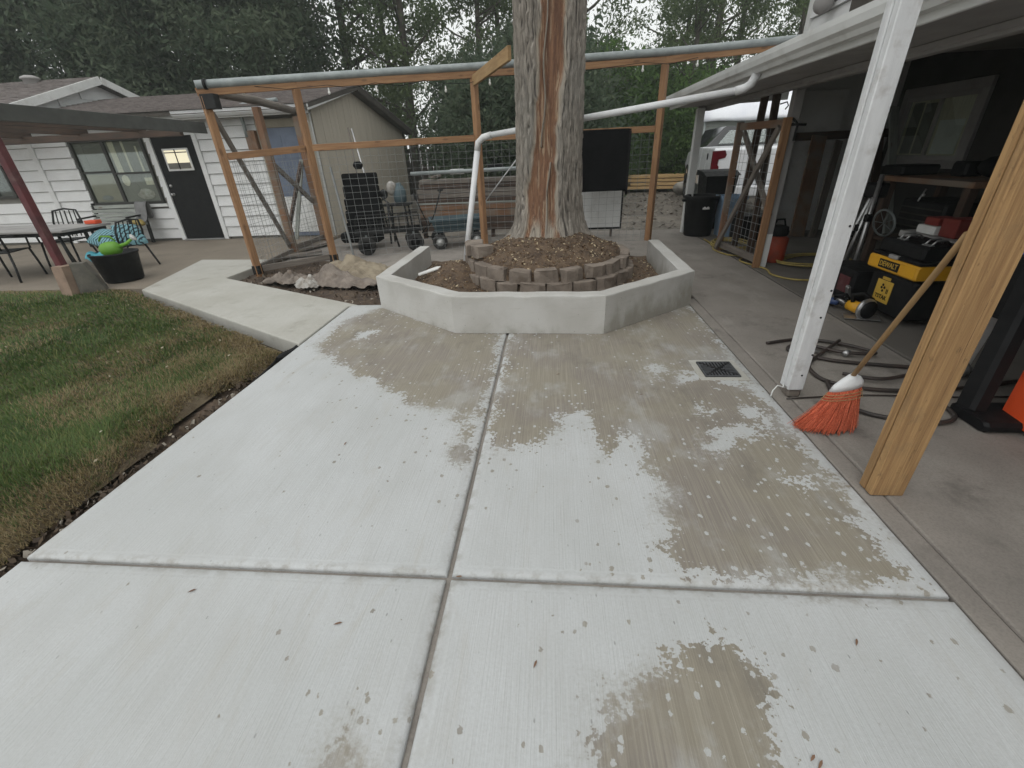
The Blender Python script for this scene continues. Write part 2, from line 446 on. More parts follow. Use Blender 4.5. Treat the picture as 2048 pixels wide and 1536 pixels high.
def slab_mat(name, old=False, streak=(150, 2.2, 1)):
    s = NT(name)
    wet = s.attr('wet'); edge = s.attr('edge')
    n1 = s.noise(s.co, 7, 5, .6); n2 = s.noise(s.co, 45, 3, .6)
    p = s.math('ADD', wet, s.math('ADD', s.math('MULTIPLY', s.math('SUBTRACT', n1, .5), .34), s.math('MULTIPLY', s.math('SUBTRACT', n2, .5), .26)))
    soft = s.ramp(s.noise(s.map((1, .7, 1)), 2.1, 3), .42, .66)
    wmask = s.mix(soft, s.ramp(p, -.006, .012), s.ramp(p, -.11, .09))
    wmask = s.n('RGBToBW', {'Color': wmask}).outputs[0]
    vec2 = s.map((1, .8, 1))
    vo = s.n('TexVoronoi', {'Vector': vec2, 'Scale': 26.0, 'Randomness': 1.0})
    vr = s.n('SeparateColor', {'Color': vo.outputs['Color']})
    dn = s.math('ADD', vo.outputs['Distance'], s.math('MULTIPLY', s.math('SUBTRACT', s.noise(s.co, 130, 2), .5), .35))
    inside = s.ramp(dn, .24, .20)
    small = s.math('MULTIPLY', s.ramp(s.math('ADD', dn, s.math('MULTIPLY', vr.outputs[1], .22)), .30, .26), 1.0)
    # drops fade out with distance from the damp edge
    pr_d = s.ramp(wet, -.55, .03, .012, .55)
    pr_l = s.ramp(wet, .35, -.02, .03, .75)
    dd = s.math('MULTIPLY', small, s.math('LESS_THAN', vr.outputs[0], pr_d))
    ll = s.math('MULTIPLY', inside, s.math('LESS_THAN', vr.outputs[0], pr_l))
    vo3 = s.n('TexVoronoi', {'Vector': vec2, 'Scale': 9.5, 'Randomness': 1.0})
    v3 = s.n('SeparateColor', {'Color': vo3.outputs['Color']})
    fewd = s.math('MULTIPLY', s.ramp(s.math('ADD', vo3.outputs['Distance'], s.math('MULTIPLY', v3.outputs[1], .06)), .095, .075), s.math('LESS_THAN', v3.outputs[0], .42))
    fewd = s.math('MULTIPLY', fewd, .55)
    dry_side = s.math('MULTIPLY', s.math('SUBTRACT', 1.0, wmask), s.math('MAXIMUM', s.math('MULTIPLY', dd, .8), fewd))
    wet_side = s.math('MULTIPLY', wmask, s.math('SUBTRACT', 1.0, s.math('MULTIPLY', ll, .85)))
    f = s.math('ADD', dry_side, wet_side, clamp=True)
    # worn thin patches inside the damp film
    thin = s.ramp(s.noise(s.map((1, .55, 1)), 2.6, 6, .65), .5, .66, 1.0, .62)
    f = s.math('MULTIPLY', f, thin)
    st = s.noise(s.map(streak), 1.0, 3, .6)
    bsc = s.ramp(edge, .035, .05)
    big = s.noise(s.co, 1.1, 4); fine = s.noise(s.co, 90, 4, .7)
    dry = s.mix(s.ramp(big, .3, .7), (.515, .53, .535), (.455, .47, .47))
    dry = s.mix(s.math('MULTIPLY', s.ramp(st, .42, .75), s.math('MULTIPLY', bsc, .24)), dry, (.36, .36, .35))
    dry = s.mix(s.ramp(fine, .35, .7, 0, .3), dry, (.36, .36, .35))
    mott = s.noise(s.map((1, .35, 1)), 5.5, 6, .68)
    dry = s.mix(s.ramp(mott, .42, .7, 0, .32), dry, (.385, .385, .37))
    pits = s.n('TexVoronoi', {'Vector': s.map((1, .45, 1)), 'Scale': 42.0, 'Randomness': 1.0})
    pc = s.n('SeparateColor', {'Color': pits.outputs['Color']})
    pit = s.math('MULTIPLY', s.ramp(pits.outputs['Distance'], .16, .06), s.math('LESS_THAN', pc.outputs[0], .10))
    dry = s.mix(s.math('MULTIPLY', pit, .5), dry, (.2, .2, .19))
    hue = s.noise(s.co, 2.0, 3)
    wetc = s.mix(s.ramp(hue, .4, .62), (.238, .214, .170), (.212, .188, .163))
    wetc = s.mix(s.ramp(st, .4, .72, 0, .7), wetc, (.32, .295, .24))
    wetc = s.mix(s.ramp(s.noise(s.map((60, 1.2, 1)), 1.0, 4, .7), .55, .8, 0, .6), wetc, (.38, .36, .31))
    # scuffs, trowel marks and dust over the dry face, dirt along the joints
    sc1 = s.ramp(s.noise(s.map((2.6, .8, 1)), 1.7, 7, .72, 1.2), .52, .70, 0, .38)
    dry = s.mix(sc1, dry, (.40, .385, .35))
    dry = s.mix(s.ramp(s.noise(s.co, .8, 5, .6, .6), .45, .7, 0, .35), dry, (.44, .445, .435))
    jd = s.math('MULTIPLY', s.ramp(edge, .05, .0), s.ramp(s.noise(s.co, 14, 5, .7), .45, .65, 0, .55))
    dry = s.mix(jd, dry, (.25, .23, .20))
    crk = s.ramp(s.noise(s.map((.6, 5, 1)), 20, 2, .5, 2.5), .70, .76, 0, .4)
    dry = s.mix(crk, dry, (.40, .40, .39))
    wetc = s.mix(s.ramp(s.noise(s.map((1, .5, 1)), 3.6, 6, .7), .5, .72, 0, .75), wetc, (.165, .148, .125))
    wetc = s.mix(s.ramp(s.noise(s.map((1.3, .8, 1)), 6.5, 6, .7), .56, .76, 0, .5), wetc, (.34, .32, .28))
    col = s.mix(f, dry, wetc)
    h = s.math('ADD', s.math('MULTIPLY', s.math('MULTIPLY', st, bsc), 1.0), s.math('ADD', s.math('MULTIPLY', fine, .35), s.math('MULTIPLY', pit, -.8)))
    s.bump(h, .5, .005)
    return s.fin(col, s.math('SUBTRACT', .82, s.math('MULTIPLY', f, .04)))
M['slab'] = slab_mat('new broomed concrete')

def old_conc(name, c1, c2, dark, tanc=None, dsc=1.4, damt=.6):
    s = NT(name)
    col = s.mix(s.ramp(s.noise(s.co, 1.3, 6, .6), .35, .68), c1, c2)
    col = s.mix(s.ramp(s.noise(s.co, dsc, 8, .7), .52, .72, 0, damt), col, dark)
    if tanc: col = s.mix(s.ramp(s.noise(s.map((2, .5, 1)), 2.2, 6, .65), .5, .7, 0, .5), col, tanc)
    fine = s.noise(s.co, 110, 4, .7)
    col = s.mix(s.ramp(fine, .38, .7, 0, .3), col, dark)
    s.bump(s.math('ADD', fine, s.math('MULTIPLY', s.noise(s.co, 9, 5), .6)), .3, .004)
    return s.fin(col, .82)
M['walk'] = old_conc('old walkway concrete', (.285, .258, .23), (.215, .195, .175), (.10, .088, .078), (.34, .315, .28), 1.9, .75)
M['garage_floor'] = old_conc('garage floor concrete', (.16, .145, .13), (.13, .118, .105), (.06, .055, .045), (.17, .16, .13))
M['patio'] = old_conc('old patio concrete', (.225, .19, .148), (.19, .16, .125), (.12, .10, .08))
M['path'] = old_conc('pale path concrete', (.46, .455, .42), (.39, .38, .34), (.26, .245, .205), (.5, .49, .46), 2.4, .7)
M['dirt'] = plain('dry dirt', (.165, .145, .12), (.095, .082, .068), 1.6, .98, .5, 18, dirt=(.27, .25, .22), dscale=11, damt=.7)
M['soil'] = plain('dark garden soil', (.085, .06, .042), (.05, .035, .026), 5, .98, .7, 30, dirt=(.17, .12, .08), dscale=16, damt=.8)
M['mulch'] = plain('mulch and soil', (.115, .078, .05), (.06, .04, .028), 9, .98, .8, 34, dirt=(.27, .19, .11), dscale=38, damt=.7)

# ground sheet to the horizon
mb = MB()
xs = np.r_[-60, -40, np.linspace(-26, 26, 53), 40, 60]
ys = np.r_[-50, -30, -15, np.linspace(-6, 46, 53), 60, 70]
mb.grid(xs, ys, lambda X, Y: -.16 + .05 * (fbm(X * .6, Y * .6, 3) - .5))
mb.build('ground', 'dirt', kind='structure')

def slab(name, poly, mat, z0=-.1, z1=0.0, res=.035, bev=.012, wet=True, rect=None):
    """rectangular slab with rounded tooled edges and a stain map"""
    x0, y0, x1, y1 = rect
    ex = [x0, x0 + bev * .35, x0 + bev]; fx = [x1 - bev, x1 - bev * .35, x1]
    ey = [y0, y0 + bev * .35, y0 + bev]; fy = [y1 - bev, y1 - bev * .35, y1]
    xs = np.r_[ex, np.arange(x0 + .03, x1 - .03, res), fx]; ys = np.r_[ey, np.arange(y0 + .03, y1 - .03, res), fy]
    def zf(X, Y):
        d = np.minimum(np.minimum(X - x0, x1 - X), np.minimum(Y - y0, y1 - Y))
        t = np.clip(1 - d / bev, 0, 1)
        # slightly lower tooled margin beside the joint
        m = np.clip(1 - np.abs(d - .045) / .02, 0, 1)
        return z1 - bev * t ** 2 - .0012 * m + .003 * (fbm(X * 1.2, Y * 1.2, 5) - .5)
    mb = MB(); mb.grid(xs, ys, zf)
    X, Y = np.meshgrid(xs, ys)
    W = wetness(X, Y).ravel(); E = np.minimum(np.minimum(X - x0, x1 - X), np.minimum(Y - y0, y1 - Y)).ravel()
    nx, ny = len(xs), len(ys)
    ring = list(range(nx)) + [j * nx + nx - 1 for j in range(1, ny)] + [(ny - 1) * nx + i for i in range(nx - 2, -1, -1)] + [j * nx for j in range(ny - 2, 0, -1)]
    b = len(mb.v); vs = [(mb.v[i][0], mb.v[i][1], z0) for i in ring]; k = len(ring)
    mb.v += vs; mb.c += vs
    for i in range(k): mb.f.append((ring[i], ring[(i + 1) % k], b + (i + 1) % k, b + i)); mb.sm.append(False)
    W = np.r_[W, np.full(k, -2)]; E = np.r_[E, np.zeros(k)]
    return mb.build(name, mat, kind='structure', attrs={'wet': W, 'edge': E})

slab('concrete_slab', None, 'slab', rect=(-2.28, -3.0, -.412, 1.128))
slab('concrete_slab', None, 'slab', rect=(-.392, -3.0, 1.432, 1.128))
slab('concrete_slab', None, 'slab', rect=(-2.28, 1.146, -.412, 4.66))
slab('concrete_slab', None, 'slab', rect=(-.392, 1.146, 1.432, 4.72))
# joint bottoms
mb = MB(); mb.box((-2.27, -3, -.12), (1.43, 4.6, -.022), 0)
mb.build('slab_base', 'walk', kind='structure')

def polyslab(name, poly, mat, z0, z1, bev=.012):
    """flat slab of any outline with a rounded top edge"""
    n = len(poly); P = [Vector((x, y, 0)) for x, y in poly]
    ar = sum(P[i].x * P[(i + 1) % n].y - P[(i + 1) % n].x * P[i].y for i in range(n))
    if ar < 0: P.reverse()
    def inset(d):
        out = []
        for i in range(n):
            a = (P[i] - P[i - 1]).normalized(); b = (P[(i + 1) % n] - P[i]).normalized()
            na = Vector((-a.y, a.x, 0)); nb = Vector((-b.y, b.x, 0)); m = (na + nb); m = m / max(m.length_squared / 2, .3)
            out.append(P[i] + m * d)
        return out
    rows = [(P, z0), (P, z1 - bev), (inset(bev * .35), z1 - bev * .3), (inset(bev), z1)]
    vs = [(p.x, p.y, z) for r, z in rows for p in r]
    fs = [(r * n + i, r * n + (i + 1) % n, (r + 1) * n + (i + 1) % n, (r + 1) * n + i) for r in range(3) for i in range(n)]
    fs.append(tuple(3 * n + i for i in range(n)))
    mb = MB(); mb.add(vs, fs)
    return mb.build(name, mat, kind='structure')

polyslab('path', [(-2.295, 3.515), (-2.295, 4.62), (-2.2, 4.66), (-4.78, 6.05), (-4.74, 7.28), (-6.2, 7.42), (-5.62, 5.48)], 'path', -.15, .004)
polyslab('patio', [(-5.65, 5.6), (-6.22, 7.435), (-4.72, 7.295), (-4.72, 9.9), (-20, 9.9), (-20, 5.75)], 'patio', -.15, -.006)
polyslab('walkway', [(1.545, -3), (2.66, -3), (2.6, 9.25), (-.3, 9.4), (-.3, 6.28), (1.5, 6.28), (1.545, 4.76)], 'walk', -.15, -.003)
polyslab('edge_strip', [(1.44, -3), (1.537, -3), (1.537, 4.74), (1.44, 4.74)], 'walk', -.15, -.006, .006)
polyslab('back_yard_slab', [(-.31, 9.4), (-4.7, 9.8), (-4.7, 7.5), (-3.6, 7.32), (-2.0, 6.3), (-.31, 6.3)], 'walk', -.25, -.06)
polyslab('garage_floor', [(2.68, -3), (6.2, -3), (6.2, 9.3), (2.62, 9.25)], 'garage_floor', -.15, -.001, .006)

# the bed between path and planter, and the soil strip beside the slab
mb = MB()
mb.grid(np.arange(-4.85, -1.8, .06), np.arange(4.5, 7.5, .06), lambda X, Y: -.09 + .10 * (fbm(X * 2.2, Y * 2.2, 9) - .35) + .02 * (fbm(X * 14, Y * 14, 2) - .5))
keep = []
bedpoly = [(-2.12, 4.60), (-4.76, 6.07), (-4.72, 7.3), (-3.6, 7.33), (-1.95, 6.31), (-1.87, 4.66)]
D_ = sdist(np.array([v[0] for v in mb.v]), np.array([v[1] for v in mb.v]), bedpoly)
ff = [f for f in mb.f if all(D_[i] > -.09 for i in f)]
mb.f = ff; mb.sm = [True] * len(ff)
mb.build('garden_bed', 'soil', kind='structure')
mb = MB()
mb.grid(np.arange(-2.62, -2.2, .03), np.arange(-1.0, 3.6, .03), lambda X, Y: -.125 + .05 * (fbm(X * 5, Y * 5, 4) - .5) + .03 * (fbm(X * 22, Y * 22, 1) - .5))
mb.build('soil_strip', 'soil', kind='structure')

# crumbs of soil in the trench and the bed
n = 5200
h = rng.rand(n) < .45
X = np.where(h, -2.48 + .22 * rng.rand(n), -4.7 + 2.8 * rng.rand(n)); Y = np.where(h, .2 + 3.3 * rng.rand(n), 4.7 + 2.5 * rng.rand(n))
k = h | (sdist(X, Y, bedpoly) > .03); X, Y, h = X[k], Y[k], h[k]; n = len(X)
Z = np.where(h, -.105 + .03 * rng.rand(n), -.075 + .10 * (fbm(X * 2.2, Y * 2.2, 9) - .35))
a = rng.rand(n) * 6.283; sz = .004 + .016 * rng.rand(n) ** 2.5
C = np.stack([X, Y, Z + sz * .5], 1); tz = rng.randn(n) * .7
U = np.stack([np.cos(a) * sz, np.sin(a) * sz, tz * sz], 1); V = np.stack([-np.sin(a) * sz, np.cos(a) * sz, rng.randn(n) * .7 * sz], 1)
t_ = rng.rand(n)[:, None]; CR = (C, U, V, np.where(rng.rand(n)[:, None] < .06, np.array([.42, .38, .32]), np.array([.13, .095, .065]) * t_ + np.array([.045, .032, .024]) * (1 - t_)))
# ---------------------------------------------------------------- lawn
s = NT('lawn earth')
M['lawn'] = s.fin(s.mix(s.ramp(s.noise(s.co, 9.0, 7, .7), .35, .65), (.085, .062, .038), (.14, .11, .065)), .98)
s.bump(s.noise(s.co, 60, 5, .7), .8, .02)
LAWN = [(-2.47, -3), (-2.46, 1.0), (-2.5, 2.0), (-2.62, 2.6), (-2.45, 3.0), (-2.36, 3.42), (-5.62, 5.40), (-6.0, 5.6), (-20, 5.72), (-20, -3)]
def lawn_z(X, Y):
    e = sdist(X, Y, LAWN)
    return -.022 - np.where(X > -2.75, .06, .015) * np.clip(1 - e / .12, 0, 1) ** 2 + .03 * (fbm(X * 1.5, Y * 1.5, 8) - .5)
mb = MB()
xs = np.r_[-20, -16, -12, np.arange(-9.5, -2.1, .09)]; ys = np.r_[-3, -2, -1, np.arange(0, 5.9, .09)]
mb.grid(xs, ys, lawn_z)
D_ = sdist(np.array([v[0] for v in mb.v]), np.array([v[1] for v in mb.v]), LAWN)
ff = [f for f in mb.f if all(D_[i] > -.05 for i in f)]
mb.f = ff; mb.sm = [True] * len(ff)
mb.build('lawn', 'lawn', kind='structure')

s = NT('grass blades')
tc = s.attr('tintc', 'Color')
s.fin(tc, .6, spec=.25)
tr = s.n('BsdfTranslucent', {'Color': tc}); ms = s.n('MixShader', {0: .3})
s.set(ms.inputs[1], s.b.outputs[0]); s.set(ms.inputs[2], tr.outputs[0]); s.t.links.new(ms.outputs[0], s.out.inputs['Surface'])
M['grass'] = s.m
N = 620000
X = -2.3 - 8.7 * rng.rand(N) ** 1.5; Y = -.2 + 6.0 * rng.rand(N)
d = np.hypot(X, Y)
keepm = rng.rand(N) < np.clip(3.2 / d, .25, 1) ** 1.3
e = sdist(X, Y, LAWN); keepm &= e > -.01
keepm &= Y > -.35 * X - 1.9
hole = np.clip(fbm(X * 2.1, Y * 2.1, 21) * 1.5 - .55, 0, 1)
dead = np.clip(1.1 - e / .30, 0, 1) * (.25 + .95 * fbm(X * 3.4, Y * 3.4, 31)) + np.clip(fbm(X * 1.1, Y * 1.1, 17) * 3.0 - 1.5, 0, .75)
bare = (np.clip(1.0 - e / .17, 0, 1) * fbm(X * 3.1, Y * 3.1, 41)) > .50
keepm &= ~(bare & (rng.rand(N) < .8))
X, Y, d, e, dead = X[keepm], Y[keepm], d[keepm], e[keepm], dead[keepm]
n = len(X)
Z = lawn_z(X, Y)
ang = rng.rand(n) * 6.283; lean = rng.rand(n) ** .7 * 1.15
# blades lie over in drifts
drift = fbm(X * 1.3, Y * 1.3, 55) * 12.6
ang = np.where(rng.rand(n) < .55, drift + rng.randn(n) * .6, ang)
L = (.022 + .036 * rng.rand(n)) * (1 - .35 * np.clip(dead, 0, 1))
wd = (.0016 + .0018 * rng.rand(n)) * np.clip(d / 3.0, .8, 2.6)
U = np.stack([-np.sin(ang) * wd, np.cos(ang) * wd, 0 * wd], 1)
V = np.stack([np.cos(ang) * np.sin(lean) * L, np.sin(ang) * np.sin(lean) * L, np.cos(lean) * L], 1)
g1 = np.array([.060, .112, .030]); g2 = np.array([.115, .172, .055]); g3 = np.array([.18, .20, .07]); br = np.array([.24, .18, .09]); br2 = np.array([.34, .28, .16])
r1 = np.clip(fbm(X * 2.0, Y * 2.0, 61) * 2.6 - .8, 0, 1)[:, None]; r0 = rng.rand(n)[:, None]
c = g1 * (1 - r1) + g2 * r1
c = np.where(r0 < .22, g3, c) * (.75 + .5 * rng.rand(n)[:, None])
isd = (rng.rand(n) < np.clip(dead, 0, .95))[:, None]
c = np.where(isd, br * (1 - r0) + br2 * r0, c)
quads('lawn_grass', np.stack([X, Y, Z], 1), U, V, c, 'grass', tri=True, kind='stuff')
quads('soil_crumbs', *CR, 'grass', kind='stuff')
# pale leaf litter on the lawn and in the soil strip
n = 260
X = -2.25 - 4.2 * rng.rand(n) ** 1.3; Y = .6 + 4.4 * rng.rand(n); e = sdist(X, Y, LAWN)
k = (e > -.2) & (X < -2.3) & ((e < .5) | (rng.rand(n) < .45)); X, Y = X[k], Y[k]; n = len(X)
a = rng.rand(n) * 6.283; sz = .006 + .011 * rng.rand(n)
C = np.stack([X, Y, lawn_z(X, Y) + .03 - .02 * (e[k] < .05)], 1)
U = np.stack([np.cos(a) * sz, np.sin(a) * sz, .3 * sz], 1); V = np.stack([-np.sin(a) * sz * .6, np.cos(a) * sz * .6, .2 * sz], 1)
t = rng.rand(n)[:, None]
quads('leaf_litter', C, U, V, np.array([.52, .47, .36]) * t + np.array([.3, .25, .17]) * (1 - t), 'grass', kind='stuff')

M['grate_iron'] = plain('cast iron', (.075, .08, .085), (.05, .052, .055), 20, .5, .1)
# ---------------------------------------------------------------- drain grate
t = thing('drain_grate', 'dark square drain grate set in the new slab near the seam', 'drain', (1.215, 2.98, 0))
GX, GY, GS = 1.215, 2.98, .115
mb = MB(); mb.box((GX - GS - .006, GY - GS - .006, .001), (GX + GS + .006, GY + GS + .006, .0045), 0); mb.build('pit', M['black'], t)  # flat black sheet stands in for the shaded hole below
mb = MB()
for x in (-1, 1):
    mb.box((GX + x * GS - .007, GY - GS - .007, .0046), (GX + x * GS + .007, GY + GS + .007, .012), .002)
    mb.box((GX - GS, GY + x * GS - .007, .0048), (GX + GS, GY + x * GS + .007, .0122), .002)
mb.build('frame', 'grate_iron', t)
for sgn in (-1, 1):
    for i in range(-4, 5):
        y0 = GY + sgn * (.02 + abs(i) * .016); y1 = GY + sgn * (GS - .008)
        mb = MB(); mb.obox((GX + i * .022, y0, .009), (GX + i * .022, y1, .009), .010, .006, (0, 0, 1), .001); mb.build('bar', 'grate_iron', t)
    for i in range(-3, 4):
        x0 = GX + sgn * (.024 + abs(i) * .02); x1 = GX + sgn * (GS - .008)
        mb = MB(); mb.obox((x0, GY + i * .024, .0092), (x1, GY + i * .024, .0092), .012, .006, (0, 0, 1), .001); mb.build('bar', 'grate_iron', t)
mb = MB()
for sgn in (-1, 1): mb.obox((GX - GS, GY - sgn * GS, .0094), (GX + GS, GY + sgn * GS, .0094), .012, .0055, (0, 0, 1), .001)
mb.build('cross_bar', 'black_metal', t)
# light mortar collar
mb = MB()
for lo, hi in (((-.165, -.165), (.165, -.123)), ((-.165, .123), (.165, .165)), ((-.165, -.123), (-.123, .123)), ((.123, -.123), (.165, .123))):
    mb.box((GX + lo[0], GY + lo[1], -.002), (GX + hi[0], GY + hi[1], .0035), .002)
mb.build('mortar_collar', 'path', t)

# ================================================================ PLANTER
s = NT('cast planter concrete')
base = s.mix(s.ramp(s.noise(s.co, 2.2, 5), .35, .65), (.50, .495, .475), (.42, .41, .385))
sep = s.n('SeparateXYZ', {'Vector': s.co})
# damp splash stains on the right hand panel and along some of the foot
st = s.math('ADD', s.math('MULTIPLY', s.ramp(sep.outputs[0], .42, .62), .16), s.math('MULTIPLY', s.math('SUBTRACT', s.noise(s.map((3, 3, 1.6)), 2.2, 6, .62), .5), .5))
st = s.math('SUBTRACT', st, s.math('MULTIPLY', s.math('SUBTRACT', sep.outputs[2], .03), .75))
base = s.mix(s.math('MULTIPLY', s.ramp(st, -.03, .16), s.ramp(sep.outputs[2], .36, .30, 0, .62)), base, (.215, .20, .155))
pv = s.n('TexVoronoi', {'Vector': s.co, 'Scale': 34.0, 'Randomness': 1.0}); pcc = s.n('SeparateColor', {'Color': pv.outputs['Color']})
hole = s.math('MULTIPLY', s.ramp(pv.outputs['Distance'], .17, .08), s.math('LESS_THAN', pcc.outputs[0], .14))
base = s.mix(s.math('MULTIPLY', hole, .7), base, (.14, .135, .12))
base = s.mix(s.ramp(s.noise(s.map((1, 1, 5)), 8, 5, .6), .55, .75, 0, .3), base, (.33, .32, .29))
s.bump(s.math('ADD', s.noise(s.co, 70, 4), s.math('MULTIPLY', s.noise(s.co, 11, 4), 1.5)), .22, .004)
M['planter'] = s.fin(base, .8)
OUT = [(-1.85, 6.2), (-1.88, 4.545), (-.895, 3.755), (.465, 3.705), (1.425, 4.50), (1.44, 6.22)]
INN = [(-1.705, 6.2), (-1.735, 4.615), (-.845, 3.90), (.415, 3.85), (1.28, 4.57), (1.295, 6.22)]
t = thing('concrete_planter', 'new pale concrete planter wall around the big tree', 'planter', (-.2, 4.2, 0))
H_ = .352; b = .012
for i in range(5):
    vs, fs = [], []
    A0, A1, B0, B1 = [Vector((*p, 0)) for p in (OUT[i], OUT[i + 1], INN[i], INN[i + 1])]
    seg = 14
    prof = [(0, .002), (0, H_ - b), (.25 * b, H_ - .3 * b), (b, H_), (1 - b, H_), (1, H_ - .3 * b), (1, H_ - b), (1, .002)]
    for q in range(seg + 1):
        k = q / seg; o = A0.lerp(A1, k); n_ = B0.lerp(B1, k); wdt = (n_ - o).length; dr = (n_ - o) / wdt
        wob = .0022 * math.sin(q * 1.3 + i) + .001 * math.sin(q * 4.1)
        for (u, z) in prof:
            uu = u if u <= .5 else (wdt if u == 1 else wdt - b) ; uu = u if u < .5 else uu
            p = o + dr * (uu + (wob * .5 if u in (0,) else 0)); vs.append((p.x, p.y, z + (wob if z > .2 else 0)))
    k = len(prof)
    for q in range(seg):
        for j in range(k - 1): fs.append((q * k + j, q * k + j + 1, (q + 1) * k + j + 1, (q + 1) * k + j))
    fs.append(tuple(range(k))); fs.append(tuple(seg * k + j for j in range(k - 1, -1, -1)))
    mb = MB(); mb.add(vs, fs, None, False); mb.build('wall_panel', 'planter', t)

RC = (-.06, 5.62)
def soil_z(X, Y):
    r = np.hypot(X - RC[0], Y - RC[1])
    z = .095 + .05 * (fbm(X * 2.5, Y * 2.5, 71) - .5)
    z = z + .27 * np.clip((1.0 - r) / .12, 0, 1) * (r < 1.02) + .20 * np.clip((.92 - r) / .5, 0, 1) ** 1.2 + .07 * np.exp(-(((X + 1.02) / .12) ** 2 + ((Y - 5.2) / .3) ** 2))
    z = z + .21 * np.exp(-(((X + 1.22) / .26) ** 2 + ((Y - 5.35) / .42) ** 2))
    z = z + .10 * np.exp(-(((X - 1.0) / .18) ** 2 + ((Y - 5.95) / .35) ** 2))
    return z + .022 * (fbm(X * 16, Y * 16, 5) - .5)
mb = MB(); mb.grid(np.arange(-1.86, 1.43, .035), np.arange(3.74, 6.5, .035), soil_z)
D_ = sdist(np.array([v[0] for v in mb.v]), np.array([v[1] for v in mb.v]), [(INN[0][0] - .05, 6.45)] + [(x * 1.02, y - .02) for x, y in INN[1:5]] + [(1.33, 6.45)])
ff = [f for f in mb.f if all(D_[i] > -.02 for i in f)]
mb.f = ff; mb.sm = [True] * len(ff)
mb.build('planter_soil', 'mulch', kind='structure')
# wood chips
n = 9000
X = -1.7 + 3.0 * rng.rand(n); Y = 3.9 + 2.4 * rng.rand(n)
dp = sdist(X, Y, INN); r = np.hypot(X - RC[0], Y - RC[1])
k = (dp > .01) & (rng.rand(n) < np.where(r < .95, 1.0, .6)); X, Y = X[k], Y[k]; n = len(X)
a = rng.rand(n) * 6.283; sz = (.006 + .018 * rng.rand(n) ** 2.2)
C = np.stack([X, Y, soil_z(X, Y) + .006], 1); tz = rng.randn(n) * .35
U = np.stack([np.cos(a) * sz, np.sin(a) * sz, tz * sz], 1); V = np.stack([-np.sin(a) * sz * .4, np.cos(a) * sz * .4, .3 * sz], 1)
t_ = rng.rand(n)[:, None]; pale = (rng.rand(n) < .26)[:, None]
cc = np.where(pale, np.array([.58, .48, .32]), np.array([.20, .125, .07]) * t_ + np.array([.09, .06, .04]) * (1 - t_))
quads('wood_chips', C, U, V, cc, 'grass', kind='stuff')
# retaining blocks round the tree
M['ret_block'] = plain('tumbled retaining block', (.245, .205, .17), (.17, .14, .115), 5, .95, .8, 45, dirt=(.115, .088, .066), dscale=8, damt=.85)
tr_ = thing('block_ring', 'ring of two courses of brown retaining blocks round the trunk', 'retaining wall', (RC[0], RC[1], .1))
def ret_block(a, r, z, wdt, hgt, dep, tilt=0, dr=0):
    mb = MB(); hw = wdt / 2; b = .012
    out = [(-hw, 0), (-hw * .55, .028), (hw * .55, .028), (hw, 0), (hw * .72, -dep), (-hw * .72, -dep)]
    rows = [(.94, 0), (1, b), (1, hgt - b), (.95, hgt)]
    vs = []
    for sc_, zz in rows:
        for (x, y) in out:
            x2, y2 = x * sc_ + random.uniform(-.010, .010), y * sc_ + random.uniform(-.010, .010)
            vs.append((x2, y2, zz + random.uniform(-.008, .008)))
    fs = [(q * 6 + i, q * 6 + (i + 1) % 6, (q + 1) * 6 + (i + 1) % 6, (q + 1) * 6 + i) for q in range(3) for i in range(6)] + [tuple(range(5, -1, -1)), tuple(18 + i for i in range(6))]
    ca, sa = math.cos(a), math.sin(a)
    m = Matrix.Translation((RC[0] + ca * (r + dr), RC[1] + sa * (r + dr), z)) @ Matrix.Rotation(a - math.pi / 2, 4, 'Z') @ Matrix.Rotation(tilt, 4, 'Y')
    o = Vector((random.random() * 9, random.random() * 9, 0))
    mb.add([m @ Vector(v) for v in vs], fs, [Vector(v) + o for v in vs])
    mb.build('block', 'ret_block', tr_)
for k in range(22):
    ret_block(-math.pi / 2 + (k - 8.5) * .285 + random.uniform(-.012, .012), 1.03, .085 + random.uniform(-.008, .008), .27 + random.uniform(-.02, .005), .135, .19, random.uniform(-.05, .05), random.uniform(-.02, .015))
for k in range(20):
    a = -math.pi / 2 + (k - 7) * .297 + random.uniform(-.012, .012)
    ret_block(a, .985 + random.uniform(-.022, .018), .218 + random.uniform(-.012, .010), .27 + random.uniform(-.03, .006), .138, .19, random.uniform(-.07, .07))
ret_block(-math.pi / 2 - 1.12, .93, .385, .26, .13, .19, .06)
ret_block(-math.pi / 2 - 1.42, .93, .385, .27, .13, .19, -.1, .05)
# dead leaves and a scrap of white plastic in the bed
M['dead_leaf'] = plain('dead brown leaf', (.20, .115, .07), (.13, .075, .05), 12, .8, .2, 60)
def leaf(c, r, a, label):
    mb = MB(); pts = []
    n = 9
    for i in range(n):
        t = 2 * math.pi * i / n; q = r * (1 if i % 2 == 0 else .55)
        pts.append((c[0] + math.cos(t + a) * q, c[1] + math.sin(t + a) * q, c[2] + .025 * math.cos(2 * t) + .012))
    mb.add([c] + pts, [(0, i + 1, (i + 1) % n + 1) for i in range(n)]); mb.add([(x, y, z - .002) for x, y, z in [c] + pts], [(0, (i + 1) % n + 1, i + 1) for i in range(n)])
    mb.build('fallen_leaf', 'dead_leaf', label=label, cat='leaf')
leaf((-.62, 4.22, .15), .085, .3, 'large curled brown leaf lying behind the planter front wall')
mb = MB(); mb.prism([(-1.62, 5.22, .20), (-1.42, 5.36, .245), (-1.36, 5.34, .25), (-1.38, 5.29, .235), (-1.6, 5.16, .19)], (0, 0, .012))
mb.build('plastic_scrap', 'sticker', label='curved scrap of white plastic on the mulch near the downpipe foot', cat='scrap')
